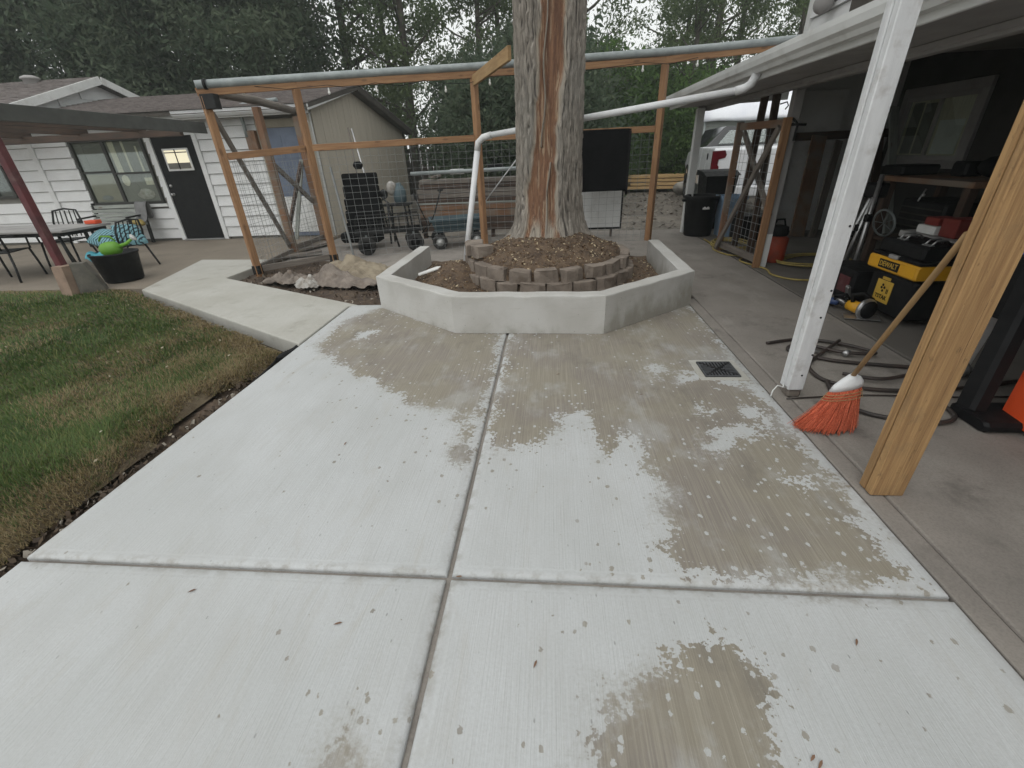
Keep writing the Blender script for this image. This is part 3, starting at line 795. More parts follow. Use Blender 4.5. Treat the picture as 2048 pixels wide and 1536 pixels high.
# ================================================================ BIG TREE
s = NT('furrowed bark')
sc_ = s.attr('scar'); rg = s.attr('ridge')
v = s.map((5, 5, 1.1))
n1 = s.noise(v, 4, 7, .65, .5)
bark = s.mix(s.ramp(n1, .34, .66), (.365, .33, .285), (.21, .187, .16))
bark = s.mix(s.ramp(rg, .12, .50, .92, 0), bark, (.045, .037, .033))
bark = s.mix(s.ramp(s.noise(s.co, 1.4, 4), .45, .65, 0, .45), bark, (.25, .24, .215))
n2 = s.noise(s.map((9, 9, .7)), 4, 7, .65, .8)
heart = s.mix(s.ramp(n2, .33, .66), (.27, .145, .082), (.13, .065, .04))
heart = s.mix(s.ramp(s.noise(s.map((6, 6, .5)), 3.1, 5, .6, 1.0), .52, .62, 0, .8), heart, (.42, .31, .21))
lip = s.ramp(s.math('ABSOLUTE', s.math('SUBTRACT', sc_, .42)), .0, .34, .85, 0)
col = s.mix(s.ramp(sc_, .4, .6), bark, heart)
col = s.mix(s.math('MULTIPLY', lip, s.ramp(n1, .3, .6)), col, (.42, .37, .30))
s.bump(s.math('ADD', n1, s.noise(s.map((14, 14, 3.2)), 6, 5, .6, .6)), 1.0, .02)
M['bark'] = s.fin(col, .9)
TX, TY = -.06, 5.78
t = thing('large_tree', 'massive tree trunk with a torn strip of orange heartwood, rising from the planter', 'tree', (TX, TY, .4))
nA, nZ = 500, 500
th = np.linspace(0, 2 * np.pi, nA, endpoint=False); zz = np.r_[np.linspace(.25, 3.4, 440), np.linspace(3.45, 9.0, 60)]
TH, ZZ = np.meshgrid(th, zz)
flare = .36 + .055 * np.exp(-(ZZ - .5) / .45) + .11 * np.exp(-(np.maximum(ZZ, .44) - .50) / .13)
lobes = 1 + (.03 + .16 * np.exp(-(np.maximum(ZZ, .44) - .45) / .22)) * np.sin(TH * 5 + 1.2) * .6 + .02 * np.sin(TH * 3 + ZZ * .6)
Rr = flare * lobes
# furrows: wandering ridges that run up the trunk and braid
wob = 1.9 * (fbm(TH * 5.5, ZZ * 2.6, 3, 3) - .5) + .9 * (vnoise(TH * 12, ZZ * 8.5, 8) - .5)
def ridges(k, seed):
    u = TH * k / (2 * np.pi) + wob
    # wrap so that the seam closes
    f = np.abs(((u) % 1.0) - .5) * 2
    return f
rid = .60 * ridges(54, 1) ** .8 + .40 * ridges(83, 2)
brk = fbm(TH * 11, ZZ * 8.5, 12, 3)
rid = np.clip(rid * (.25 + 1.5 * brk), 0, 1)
# scar on the side towards the patio (angle -90 degrees)
cent = np.interp(ZZ, [.3, .8, 1.05, 1.95, 2.8, 9], [-1.72, -1.74, -1.78, -1.56, -1.40, -1.3])
half = np.interp(ZZ, [.3, .6, 1.05, 1.5, 1.95, 2.3, 2.8, 3.6, 9], [.42, .50, .42, .31, .30, .36, .40, .3, .0])
dA = (TH - (cent + 2 * np.pi) + np.pi) % (2 * np.pi) - np.pi
edge = half + .10 * (vnoise(np.sign(dA) * 3 + 5, ZZ * 2.6, 4) - .5) + .07 * (vnoise(np.sign(dA) * 3 + 9, ZZ * 9, 6) - .5)
q = (edge - np.abs(dA)) / .10
scar = np.clip(q * .5 + .5, 0, 1)
lipb = np.exp(-((q + .9) / .8) ** 2)
# strips of pale bark hanging on inside the scar
strip = np.exp(-((dA + .13 + .05 * np.sin(ZZ * 3.1) + .03 * np.sin(ZZ * 9)) / .028) ** 2) * (ZZ > 1.5) + np.exp(-((dA - .17 + .06 * np.sin(ZZ * 2.3 + 1)) / .03) ** 2) * (ZZ < 1.35)
scar = np.clip(scar - .75 * strip * (scar > .5), 0, 1)
low = np.clip((.95 - ZZ) / .4, 0, 1)
scar = scar * (1 - low * .75 * np.clip(fbm(TH * 8, ZZ * 3, 44) * 2 - .4, 0, 1))
hw = .5 * ridges(70, 5) * .4
Rr = Rr + .040 * (rid - .4) * (1 - scar) + .020 * lipb - .035 * scar + .007 * hw * scar + .022 * strip
cx = TX + .012 * (ZZ - .3) * 0 + .02 * np.sin(ZZ * .7); cyy = TY + 0 * ZZ
mb = MB()
Vv = np.stack([cx + Rr * np.cos(TH), cyy + Rr * np.sin(TH), ZZ], -1).reshape(-1, 3)
fs = [(j * nA + i, j * nA + (i + 1) % nA, (j + 1) * nA + (i + 1) % nA, (j + 1) * nA + i) for j in range(nZ - 1) for i in range(nA)]
mb.add(Vv.tolist(), fs, None, True)
mb.build('trunk', M['bark'], t, attrs={'scar': scar.ravel(), 'ridge': rid.ravel()})
# high limbs and crown (above the picture)
mb = MB(); limb_ends = []
for k in range(7):
    a = k * .9 + .3; z0 = 6.0 + .45 * k; L = 2.2 + .4 * (k % 3)
    p = [(TX + math.cos(a) * L * q, TY + math.sin(a) * L * q, z0 + 1.9 * q ** 1.3) for q in (0, .3, .6, 1)]
    mb.tube(p, [.15, .12, .08, .04], 8); limb_ends.append(p)
mb.build('limb', 'trunk', t)

def leaf_cloud(cent, nl, sig, size, droop=.3):
    n = len(cent) * nl
    C = np.repeat(cent, nl, 0); sg = np.repeat(sig, nl)[:, None]
    C = C + rng.randn(n, 3) * sg * np.array([1, 1, .75])
    N_ = rng.randn(n, 3); N_[:, 2] += .5; N_ /= np.linalg.norm(N_, axis=1)[:, None]
    A = np.cross(N_, rng.randn(n, 3)); A /= np.linalg.norm(A, axis=1)[:, None] + 1e-9
    B = np.cross(N_, A); sz = (size * (.55 + .9 * rng.rand(n)))[:, None]
    A[:, 2] -= droop; A /= np.linalg.norm(A, axis=1)[:, None]
    tint = np.clip(np.repeat(rng.rand(len(cent)), nl) * .65 + rng.rand(n) * .35, 0, 1)
    return C, B * sz * .36, A * sz, tint
cl = np.array([p[-1] for p in limb_ends] + [p[2] for p in limb_ends] + [(TX + rng.randn() * 1.4, TY + rng.randn() * 1.4, 8.2 + rng.rand() * 2.6) for _ in range(26)])
C, U, V, T_ = leaf_cloud(cl, 70, np.full(len(cl), .5), .12)
quads('crown', C, U, V, T_, 'leaf_mid', t)

# ================================================================ BACKGROUND TREES
def tree_proto(kind, h, r, z0, ncl, nl, leaf, mat, seed, trunk_r=.16, cone=False, sig=.36, lean=0):
    global rng
    rng = np.random.RandomState(seed)
    cent = []
    while len(cent) < ncl:
        q = rng.rand()
        if cone: rr = r * (1 - q) ** .7 + .15
        else: rr = r * math.sin(math.pi * (.12 + .80 * q)) ** .7
        a = rng.rand() * 6.283; rad = rr * rng.rand() ** .42
        rad *= .72 + .5 * float(vnoise(a * 1.6, q * 5, seed))
        cent.append((math.cos(a) * rad, math.sin(a) * rad, z0 + q * (h - z0)))
    cent = np.array(cent)
    sg = sig * (.7 + .6 * rng.rand(len(cent)))
    C, U, V, T_ = leaf_cloud(cent, nl, sg, leaf, .35)
    mb = MB()
    tp = [(lean * q ** 1.5 + .10 * math.sin(q * 5 + seed), .08 * math.sin(q * 4 + seed * 2), q * h * .93 - .3) for q in np.linspace(0, 1, 9)]
    mb.tube(tp, [trunk_r * (1.15 - .95 * q) for q in np.linspace(0, 1, 9)], 9)
    order = rng.permutation(len(cent))[:26]
    for i in order:
        c = cent[i]; zb = max(.6, c[2] - .35 * math.hypot(c[0], c[1]) - .3)
        q = min(1, zb / (h * .93)); bx = lean * q ** 1.5
        m_ = ((bx + c[0]) / 2, c[1] / 2, (zb + c[2]) / 2 - .08)
        mb.tube([(bx, 0, zb), m_, tuple(c)], [trunk_r * .38 * (1.1 - q), trunk_r * .24, .012], 5)
    return mb, (C, U, V, T_)

def make_tree(name, label, group, args, locs):
    mb, q = tree_proto(*args)
    for i, (x, y, s_, rz, lab) in enumerate(locs):
        if i == 0:
            t = thing(name, lab, 'tree', (0, 0, 0), group)
            mb.build('trunk', 'trunk', t); quads('crown', *q, args[7], t); first = t; t.location = (x, y, -.15)
        else:
            t = copy_tree(first); t['label'] = lab; t.location = (x, y, -.15)
        t.scale = (s_, s_, s_); t.rotation_euler = (0, 0, rz)
        t['label'] = lab
G_ = 'trees standing behind the yard'
# tall dark evergreens at the left
make_tree('evergreen_tree', '', G_, ('e', 10.5, 2.5, .8, 330, 230, .082, 'leaf_dark', 11, .2, True, .40), [
    (-20.5, 15.5, 1.15, 0, 'dark evergreen behind the far left end of the shingled roof'),
    (-16.6, 17.0, 1.2, 2.1, 'dark evergreen above the round roof vent'),
    (-13.2, 16.6, 1.12, 4.0, 'dark evergreen rising behind the white gable'),
    (-10.0, 17.6, 1.2, 1.0, 'dark evergreen above the middle of the house roof'),
    (-1.3, 18.5, .50, 5.0, 'dark evergreen just left of the big trunk, behind the downpipe'),
    (-23.5, 19, 1.3, 5.2, 'tall evergreen in the far left corner of the yard')])
make_tree('leafy_tree', '', G_, ('l', 11, 2.7, 1.4, 56, 260, .085, 'leaf_mid', 23, .2, False, .32), [
    (-8.4, 21.5, 1.15, 0, 'tall leafy tree with sky gaps above the house ridge'),
    (-5.6, 20.0, 1.05, 1.7, 'leafy tree above the peak of the tan gable'),
    (.9, 23.0, 1.1, 2.6, 'leafy tree just right of the big trunk'),
    (-14.8, 23.0, 1.2, 3.3, 'leafy tree in the second row above the white gable'),
    (7.2, 25.0, 1.15, .8, 'leafy tree behind the neighbouring roof'),
    (6.6, 27.5, 1.0, 2.0, 'leafy tree beyond the neighbouring roof, right of the fence post'),
    (9.6, 28.5, 1.1, 3.7, 'leafy tree above the far end of the carport roof'),
    (12.5, 24.0, 1.25, 4.4, 'leafy tree behind the carport roof'),
    (-19.0, 24.5, 1.3, 5.0, 'leafy tree far behind the left roof')])
make_tree('slender_tree', '', G_, ('s', 12, 1.6, 2.2, 46, 230, .08, 'leaf_mid', 37, .13, False, .31, .6), [
    (-3.0, 20.0, 1.05, .4, 'slender tree with a bare pale stem left of the big trunk'),
    (-1.9, 21.5, 1.1, 2.2, 'slender tree with twin-looking stem near the big trunk'),
    (-6.7, 22.5, 1.1, 3.8, 'slender open tree against the white sky'),
    (5.2, 21.0, .95, 5.1, 'slender tree above the fence rail right of the trunk'),
    (9.4, 21.5, 1.0, 1.3, 'slender tree beside the upper white wall')])
make_tree('vine_bush', '', 'bushes at the back of the yard', ('v', 2.7, 1.35, .05, 120, 150, .06, 'leaf_light', 51, .05, False, .28), [
    (1.6, 20.8, 1.75, 0, 'bright green bush behind the black panel'),
    (3.9, 21.6, 1.6, 1.5, 'bright green bush behind the tall right hand fence post'),
    (5.7, 20.6, 1.35, 3.0, 'bright green bush beside the far white carport post'),
    (7.0, 23.4, 1.2, 2.0, 'bright green bush under the neighbouring eave')])
make_tree('dark_shrub', '', 'dark shrubs behind the timber stack', ('d', 3.4, 1.6, .05, 130, 210, .075, 'leaf_dark', 63, .06, False, .34), [
    (-2.7, 18.4, 1.25, .5, 'dark shrub right of the tan wall corner'),
    (-1.5, 14.2, 1.0, 2.2, 'dark shrub behind the downpipe elbow'),
    (-.1, 14.5, 1.15, 4.4, 'dark shrub hidden behind the big trunk'),
    (-.2, 19.5, 1.5, 1.1, 'tall dark shrub far behind the big trunk'),
    (7.2, 23.0, 1.0, 3.3, 'dark shrub against the neighbouring house'),
    (4.0, 24.0, 1.2, 1.3, 'dark shrub at the back fence')])
rng = np.random.RandomState(99)

# ================================================================ CEDAR AND WIRE FENCE
P1, P2, P3, P4 = (-4.56, 6.5), (-3.65, 7.22), (-1.19, 8.01), (1.69, 8.17)
def ln(a, b, k): return (a[0] + (b[0] - a[0]) * k, a[1] + (b[1] - a[1]) * k)
t = thing('wire_fence', 'open cedar post fence with rails and welded wire behind the planter', 'fence', (-1.19, 8.01, 0))
for (x, y), zt, m in ((P1, 2.28, 'cedar'), (P2, 2.385, 'cedar'), (P3, 2.485, 'cedar'), (P4, 2.54, 'cedar')):
    mb = MB(); mb.obox((x, y, -.1), (x, y, zt), .092, .092, (.6, .8, 0), .005); mb.build('post', m, t)
def rail(a, za, b, zb, w_=.04, h=.09, m='cedar'):
    mb = MB(); mb.obox((*a, za), (*b, zb), w_, h); mb.build('rail', m, t)
e = .06
rail(ln(P1, P2, .05), 1.572, ln(P2, P1, .05), 1.64); rail(ln(P2, P3, .02), 1.645, ln(P3, P2, .02), 1.69); rail(ln(P3, P4, .02), 1.69, ln(P4, P3, .02), 1.70)
rail(ln(P1, P2, -.06), 2.322, ln(P2, P1, -.02), 2.43); rail(ln(P2, P3, .01), 2.43, ln(P3, P2, .0), 2.534); rail(ln(P3, P4, .0), 2.534, P4, 2.586); rail(P4, 2.586, (3.5, 8.28), 2.68)
rail(ln(P1, P2, .06), .02, ln(P2, P1, .06), .04, .04, .09, 'grey_wood')
mb = MB()
for p in (P1, P2):
    mb.box((p[0] - .055, p[1] - .055, -.05), (p[0] + .055, p[1] + .055, .075), .003)
mb.build('post_bracket', 'black_metal', t)
mb = MB(); mb.box((P1[0] - .02, P1[1] - .06, 2.13), (P1[0] + .17, P1[1] + .055, 2.30), .004); mb.build('corner_bracket', 'black_metal', t)
def wire_panel(a, b, za0, za1, zb0, zb1, par, sp=.125, r=.0026):
    mb = MB(); L = math.hypot(b[0] - a[0], b[1] - a[1]); n = int(L / sp)
    for i in range(1, n):
        k = i * sp / L; x, y = ln(a, b, k); dx = .004 * math.sin(i * 2.3)
        z0 = za0 + (zb0 - za0) * k; z1 = za1 + (zb1 - za1) * k
        mb.tube([(x, y, z0), (x + dx, y - dx, (z0 + z1) / 2), (x, y, z1)], r, 4, False)
    h = za1 - za0; m = int(h / .10)
    for j in range(m + 1):
        z0 = za0 + j * .10; z1 = zb0 + j * .10 + (zb1 - zb0 - h) * j / m
        mb.tube([(a[0], a[1] + .005, z0), (*ln(a, b, .33), z0 + (z1 - z0) * .33 + .006 * math.sin(j)), (b[0], b[1] + .005, z1)], r, 4, False)
    mb.build('wire_panel', 'wire', par)
wire_panel(P1, P2, .03, 1.53, .03, 1.61, t); wire_panel(P2, P3, .0, 1.62, .0, 1.63, t); wire_panel(P3, P4, .0, 1.64, .0, 1.70, t)
mb = MB(); mb.obox((-3.31, 7.26, -.1), (-3.42, 7.30, 1.38), .03, .03); mb.build('steel_stake', 'wire', t)

# grey pipe lying along the top rail
mb = MB(); pth = [(*ln(P1, P2, -.05), 2.40), (*ln(P1, P2, .5), 2.46), (*P2, 2.515), (*ln(P2, P3, .5), 2.575), (*P3, 2.63), (*ln(P3, P4, .5), 2.66), (*P4, 2.685), (2.4, 8.21), (3.05, 8.25)]
pth[-2] = (2.4, 8.21, 2.705); pth[-1] = (3.65, 8.28, 2.755)
mb.tube(pth, .052, 12); pipe = mb.build('top_pipe', 'steel', label='long grey pipe lying along the top rail of the wire fence', cat='pipe')
mb = MB()
for p in (pth[0], ln(P2, P3, .86) + (2.615,), (*ln(P3, P4, .6), 2.665)):
    mb.lathe([(.055, -.02), (.059, -.02), (.059, .02), (.055, .02)], Vector(p) + Vector((.1, .06, .01)), (1, .3, .03), 14)
mb.build('strap', 'black', pipe)
# beam from the middle post out to the trunk
mb = MB(); mb.obox((-1.19, 7.97, 2.45), (-.47, 5.98, 2.44), .042, .14); mb.build('tie_beam', 'fir', label='short cedar board running from the middle fence post to the trunk', cat='beam')

# older frame behind the left bay
t = thing('old_timber_frame', 'older weathered timber frame with braces in front of the blue door', 'frame', (-4.78, 8.0, -.05))
def bar(a, b, w_, h, m, name='post'):
    mb = MB(); mb.obox(a, b, w_, h); mb.build(name, m, t)
bar((-4.78, 8.0, -.05), (-4.78, 8.0, 2.28), .105, .105, 'cedar_dark'); bar((-4.76, 9.2, -.05), (-4.76, 9.2, 2.22), .11, .11, 'cedar_dark')
mb = MB(); mb.tube([(-4.54, 6.62, 2.34), (-4.7, 7.9, 2.36), (-4.82, 9.3, 2.31)], .06, 10); mb.build('log_rail', 'grey_wood', t)
bar((-4.60, 6.62, 2.1), (-4.80, 7.93, .1), .04, .09, 'grey_wood', 'brace')
bar((-4.82, 8.05, 1.5), (-4.80, 9.15, .75), .04, .09, 'grey_wood', 'brace'); bar((-4.86, 9.15, 1.45), (-4.84, 8.05, .3), .04, .08, 'dark_wood', 'brace')
bar((-5.5, 9.38, -.05), (-4.83, 9.15, 1.5), .075, .04, 'bench_wood', 'prop')
bar((-4.77, 8.06, .06), (-4.76, 9.15, .06), .04, .09, 'grey_wood', 'sill_board'); bar((-5.0, 7.75, -.03), (-4.5, 8.9, .0), .2, .04, 'grey_wood', 'ground_board'); bar((-4.95, 7.45, -.03), (-4.2, 7.9, .01), .14, .04, 'grey_wood', 'ground_board')
wire_panel((-4.76, 8.05), (-4.76, 9.15), .1, 1.5, .1, 1.5, t)
bar((-4.6, 6.55, .02), (-4.78, 7.95, .02), .04, .09, 'grey_wood', 'sill_board')
wire_panel((-4.58, 6.6), (-4.77, 7.95), .05, 1.5, .05, 1.5, t)

# string of lamp bulbs under the top rail
t = thing('string_lights', 'string of small clear bulbs hung along the top rail', 'string lights', (-1.2, 7.95, 2.35))
spots = [(-4.55, 6.75, 2.27), (-4.2, 6.83, 2.33), (-3.2, 7.3, 2.33), (-2.57, 7.52, 2.35), (-1.88, 7.72, 2.37), (-1.60, 7.82, 2.33), (-.94, 7.95, 2.40), (1.35, 8.1, 2.47), (2.15, 8.15, 2.5)]
mb = MB(); cp = []
for a, b in zip(spots, spots[1:]):
    for q in (0, .5): cp.append((a[0] + (b[0] - a[0]) * q, a[1] + (b[1] - a[1]) * q - .02, a[2] + .09 + (b[2] - a[2]) * q - .05 * math.sin(math.pi * q)))
cp.append((spots[-1][0], spots[-1][1], spots[-1][2] + .09)); mb.tube(cp, .004, 5); mb.build('cord', 'black', t)
for p in spots:
    mb = MB(); mb.ball(p, (.019, .019, .025), 10, 7); mb.lathe([(.011, .02), (.012, .045), (.008, .06)], p, (0, 0, 1), 8); mb.build('bulb', 'bulb', t)

# ================================================================ WHITE DOWNPIPE
t = thing('downpipe', 'white downpipe running from the eave behind the trunk down into the planter', 'downpipe', (-1.0, 6.3, .25))
a0 = (2.0, 5.36, 2.06); a1 = (1.97, 5.40, 1.97); a2 = (1.86, 5.48, 1.925)
mb = MB(); mb.tube([a0, a1, (1.93, 5.44, 1.94), a2], .041, 12); mb.build('gutter_elbow', 'pvc', t)
b0 = a2; b1 = (-.80, 6.62, 1.68)
mb = MB(); mb.tube([b0, b1], .035, 14); mb.build('sloping_pipe', 'pvc', t)
mb = MB(); mb.tube([b1, (-.92, 6.66, 1.655), (-.99, 6.68, 1.60), (-1.01, 6.67, 1.50)], .042, 14); mb.build('elbow', 'white', t)
mb = MB(); mb.tube([(-1.01, 6.67, 1.50), (-1.22, 6.25, .12)], .040, 14); mb.build('drop_pipe', 'pvc', t)
# ================================================================ LEFT HOUSE
YF = 9.73
house = thing('white_house', 'low white clapboard house with brown shingle roof and black door', 'house', (-8, YF, 0))
def clap(x0, x1, z0, z1, par, m='siding', y=YF, dirn=1):
    """one lap siding board facing -Y"""
    mb = MB(); P = [(x0, y - .034, z0 + .007), (x0, y - .004, z1), (x0, y + .01, z1), (x0, y + .01, z0 + .007)]
    mb.prism(P, (x1 - x0, 0, 0))
    o = Vector((random.random() * 9, 0, random.random() * 9)); mb.c = [tuple(Vector(c) + o) for c in mb.v]
    mb.build('siding_board', m, par)
mb = MB(); mb.box((-17, YF + .012, -.1), (-4.76, YF + .15, 2.36), 0); mb.build('wall', 'inner_grey', house)  # grey backing shows through the board gaps as lap shadow lines
CH = .212
OPEN = [(-12.9, -11.9, .95, 2.05), (-10.2, -8.42, .74, 2.1), (-8.38, -7.24, 0, 2.14), (-5.92, -4.92, 0, 2.2)]
segs = [(-17, -11.12), (-11.0, -4.86)]
z = .04; ci = 0
while z < 2.28:
    z1 = min(z + CH, 2.30)
    for s0, s1 in segs:
        cuts = [s0]
        for (a, b_, c_, d_) in OPEN:
            if a >= s0 and b_ <= s1 and z1 > c_ + .02 and z < d_ - .02: cuts += [a, b_]
        cuts.append(s1)
        for a, b_ in zip(cuts[::2], cuts[1::2]):
            if b_ - a > .03: clap(a, b_, z, z1 - .002, house)
    z += CH; ci += 1
def hb(lo, hi, m, name, par=house, bev=.004):
    mb = MB(); mb.box(lo, hi, bev); return mb.build(name, m, par)
hb((-11.118, YF - .045, 0), (-11.002, YF + .01, 2.32), 'siding', 'corner_trim')
hb((-4.86, YF - .045, 0), (-4.745, YF + .01, 2.32), 'white', 'corner_trim')
hb((-17, YF - .03, 2.30), (-4.76, YF + .01, 2.40), 'shade_grey', 'frieze_board')
# main window
def window(x0, x1, z0, z1, parts, trim='dark_frame'):
    mb = MB(); f = .055
    mb.box((x0, YF - .04, z0), (x0 + f, YF + .02, z1)); mb.box((x1 - f, YF - .04, z0), (x1, YF + .02, z1))
    mb.box((x0 + f, YF - .039, z0), (x1 - f, YF + .019, z0 + f)); mb.box((x0 + f, YF - .039, z1 - f), (x1 - f, YF + .019, z1))
    w_ = mb.build('window', trim, house)
    for lo, hi in parts:
        mb = MB(); mb.box((lo[0], YF - .03, lo[1]), (hi[0], YF + .012, hi[1]), .002); mb.build('mullion', trim, w_)
    mb = MB(); mb.box((x0 + f, YF - .008, z0 + f), (x1 - f, YF - .004, z1 - f), 0); mb.build('pane', 'glass', w_)
    return w_
w1 = window(-10.16, -8.48, .78, 2.06, [((-9.43, .84), (-9.36, 2.0)), ((-10.1, 1.42), (-9.43, 1.46)), ((-9.36, 1.38), (-8.54, 1.42))])
hb((-10.22, YF - .05, .715), (-8.42, YF, .775), 'white', 'sill')
# what stands in the window: dim room back, curtain strips, pale bags
hb((-10.1, YF + .0075, .84), (-8.54, YF + .0115, 2.0), 'inner_grey', 'window_back', w1, 0)
for x0, x1, z0, z1, m in ((-9.30, -9.17, 1.42, 2.0, 'cream'), (-9.0, -8.95, 1.42, 2.0, 'cream'), (-8.72, -8.68, 1.42, 1.9, 'cream'), (-10.08, -9.45, .86, 1.40, 'tan_trim'), (-10.05, -9.9, 1.5, 1.98, 'inner_grey')):
    hb((x0, YF + .001, z0), (x1, YF + .006, z1), m, 'curtain_reflection', w1, 0)
for c, r, m in (((-9.2, YF, 1.26), (.09, .004, .11), 'cream'), ((-8.85, YF, .98), (.22, .004, .11), 'poly'), ((-9.05, YF, 1.1), (.11, .004, .12), 'inner_grey'), ((-9.8, YF, .93), (.15, .004, .06), 'blanket')):
    mb = MB(); mb.ball((c[0], YF + .0025, c[2]), r, 14, 8); mb.build('bag', m, w1)
hb((-8.76, YF + .001, 1.16), (-8.58, YF + .005, 1.30), 'cream', 'lamp_shade', w1, 0)
w2 = window(-12.85, -11.95, 1.0, 2.0, [((-12.43, 1.05), (-12.37, 1.95))])
hb((-12.8, YF + .0075, 1.05), (-12.0, YF + .0115, 1.95), 'shade_int', 'window_back', w2, 0)
# black door
hb((-8.375, YF - .045, 0), (-8.275, YF + .01, 2.13), 'siding', 'door_casing'); hb((-7.345, YF - .045, 0), (-7.245, YF + .01, 2.13), 'siding', 'door_casing'); hb((-8.275, YF - .045, 2.045), (-7.345, YF + .01, 2.13), 'siding', 'door_casing')
hb((-8.28, YF - .10, -.0), (-7.34, YF - .02, .025), 'alu', 'threshold')
dr = hb((-8.27, YF - .022, .03), (-7.35, YF + .01, 2.04), 'black', 'door', house, .003)
lite = hb((-8.10, YF - .036, 1.40), (-7.52, YF - .023, 1.82), 'white', 'lite_frame', dr)
hb((-8.06, YF - .040, 1.44), (-7.56, YF - .037, 1.785), 'lit', 'pane', lite, 0)
hb((-8.06, YF - .044, 1.44), (-7.56, YF - .041, 1.55), 'inner_grey', 'valance', lite, 0)
for x in (-7.815,): hb((x - .012, YF - .049, 1.43), (x + .012, YF - .0445, 1.80), 'black', 'muntin', lite, .001)
hb((-8.06, YF - .0485, 1.735), (-7.56, YF - .0442, 1.752), 'black', 'muntin', lite, .001)
for z_ in (.95, 1.12):
    mb = MB(); mb.lathe([(.001, 0), (.03, .0), (.03, .015), (.014, .02), (.014, .04), (.03, .05), (.028, .07), (.001, .075)] if z_ < 1 else [(.001, 0), (.03, 0), (.03, .02), (.001, .024)], (-8.19, YF - .022, z_), (0, -1, 0), 14)
    mb.build('handle', 'alu', dr)
# blue door
hb((-5.915, YF - .045, 0), (-5.80, YF + .01, 2.2), 'tan_trim', 'door_casing'); hb((-5.80, YF - .046, 2.09), (-4.93, YF + .01, 2.24), 'tan_trim', 'door_casing'); hb((-4.99, YF - .0455, 0), (-4.925, YF + .01, 2.09), 'tan_trim', 'door_casing')
bd = hb((-5.80, YF - .022, .02), (-4.99, YF + .01, 2.09), 'blue_door', 'door', house, .003)
for x0, x1 in ((-5.70, -5.45), (-5.36, -5.11)):
    for z0, z1 in ((1.55, 1.95), (.85, 1.45)):
        hb((x0, YF - .03, z0), (x1, YF - .0225, z1), 'blue_door', 'door_panel', bd, .006)
hb((-5.74, YF - .036, .10), (-5.04, YF - .0225, .82), 'white', 'lower_panel', bd)
# gutter, fascia, downpipe
mb = MB(); P = [(-7.3, 9.30, 2.44), (-7.3, 9.27, 2.42), (-7.3, 9.285, 2.35), (-7.3, 9.33, 2.31), (-7.3, 9.39, 2.31), (-7.3, 9.39, 2.44), (-7.3, 9.375, 2.44), (-7.3, 9.375, 2.33), (-7.3, 9.33, 2.33), (-7.3, 9.305, 2.36)]
mb.prism(P, (2.62, 0, 0)); mb.build('gutter', 'pvc', house)
hb((-17, 9.395, 2.28), (-4.62, 9.43, 2.44), 'white', 'fascia_board'); hb((-17, 9.43, 2.30), (-4.70, YF - .03, 2.32), 'shade_grey', 'soffit')
mb = MB(); mb.tube([(-4.80, 9.34, 2.32), (-4.79, 9.45, 2.24), (-4.80, 9.64, 2.14), (-4.80, 9.66, 1.9), (-4.80, 9.66, .22), (-4.80, 9.60, .12)], .042, 10); mb.build('gutter_pipe', 'pvc', house)
mb = MB(); mb.tube([(-6.10, 9.62, 1.95), (-6.10, 9.62, 2.18), (-6.08, 9.55, 2.38), (-5.98, 9.50, 2.47), (-5.8, 9.48, 2.5), (-5.2, 9.46, 2.53)], .035, 10); mb.build('conduit', 'steel', house)
hb((-6.13, 9.60, 1.72), (-5.92, 9.70, 2.06), 'cedar_dark', 'meter_box')

# shingle roofs: overlapping tabs with real steps, one piece per slope
M['shingle'] = plain('brown asphalt shingle', (.215, .19, .18), (.15, .13, .125), 5, .95, .5, 90, dirt=(.27, .245, .235), dscale=14, damt=.6)
def shingles(name, x0, x1, y0, z0, y1, z1, par, tab=.30, exp=.15):
    mb = MB(); L = math.hypot(y1 - y0, z1 - z0); n = int(L / exp); dy = (y1 - y0) / L; dz = (z1 - z0) / L; sg = 1 if y1 > y0 else -1
    nrm = (-dz * sg, dy * sg)
    for i in range(n + 1):
        a = i * exp; off = (i % 2) * tab / 2 + random.random() * .03; x = x0 - off
        while x < x1:
            xa, xb = max(x, x0), min(x + tab - .006, x1); x += tab
            if xb - xa < .03: continue
            th = .016 + random.random() * .008; j = random.random() * .008
            p = lambda u, h: (y0 + dy * u + nrm[0] * h, z0 + dz * u + nrm[1] * h)
            ya, yb = p(a - j, th + .004), p(a + exp + .03, .004); yc = p(a - j, -.002)
            o = random.random() * 30
            vs = [(xa, *yc), (xb, *yc), (xa, *ya), (xb, *ya), (xb, *yb), (xa, *yb)]
            mb.add(vs, [(0, 1, 3, 2), (2, 3, 4, 5), (0, 2, 5), (1, 4, 3)], [(v[0] + o, v[1], v[2]) for v in vs])
    return mb.build(name, 'shingle', par, kind='stuff')
RX = -4.52
rf = thing('x', 'x', 'x'); bpy.data.objects.remove(rf)
def roof_deck(poly, vec, name='roof', m='brown_fascia'):
    mb = MB(); mb.prism(poly, vec); return mb.build(name, m, house)
roofA = roof_deck([(-11.0, 9.28, 2.43), (-11.0, 11.92, 3.0), (-11.0, 16.0, 2.22), (-11.0, 16.0, 2.14), (-11.0, 11.92, 2.90), (-11.0, 9.28, 2.36)], (RX + 11.0, 0, 0))
shingles('shingle_course', -10.98, RX + .02, 9.25, 2.435, 11.93, 3.005, roofA); shingles('shingle_course', -10.98, RX + .02, 16.05, 2.21, 11.93, 3.0, roofA, .6, .3)
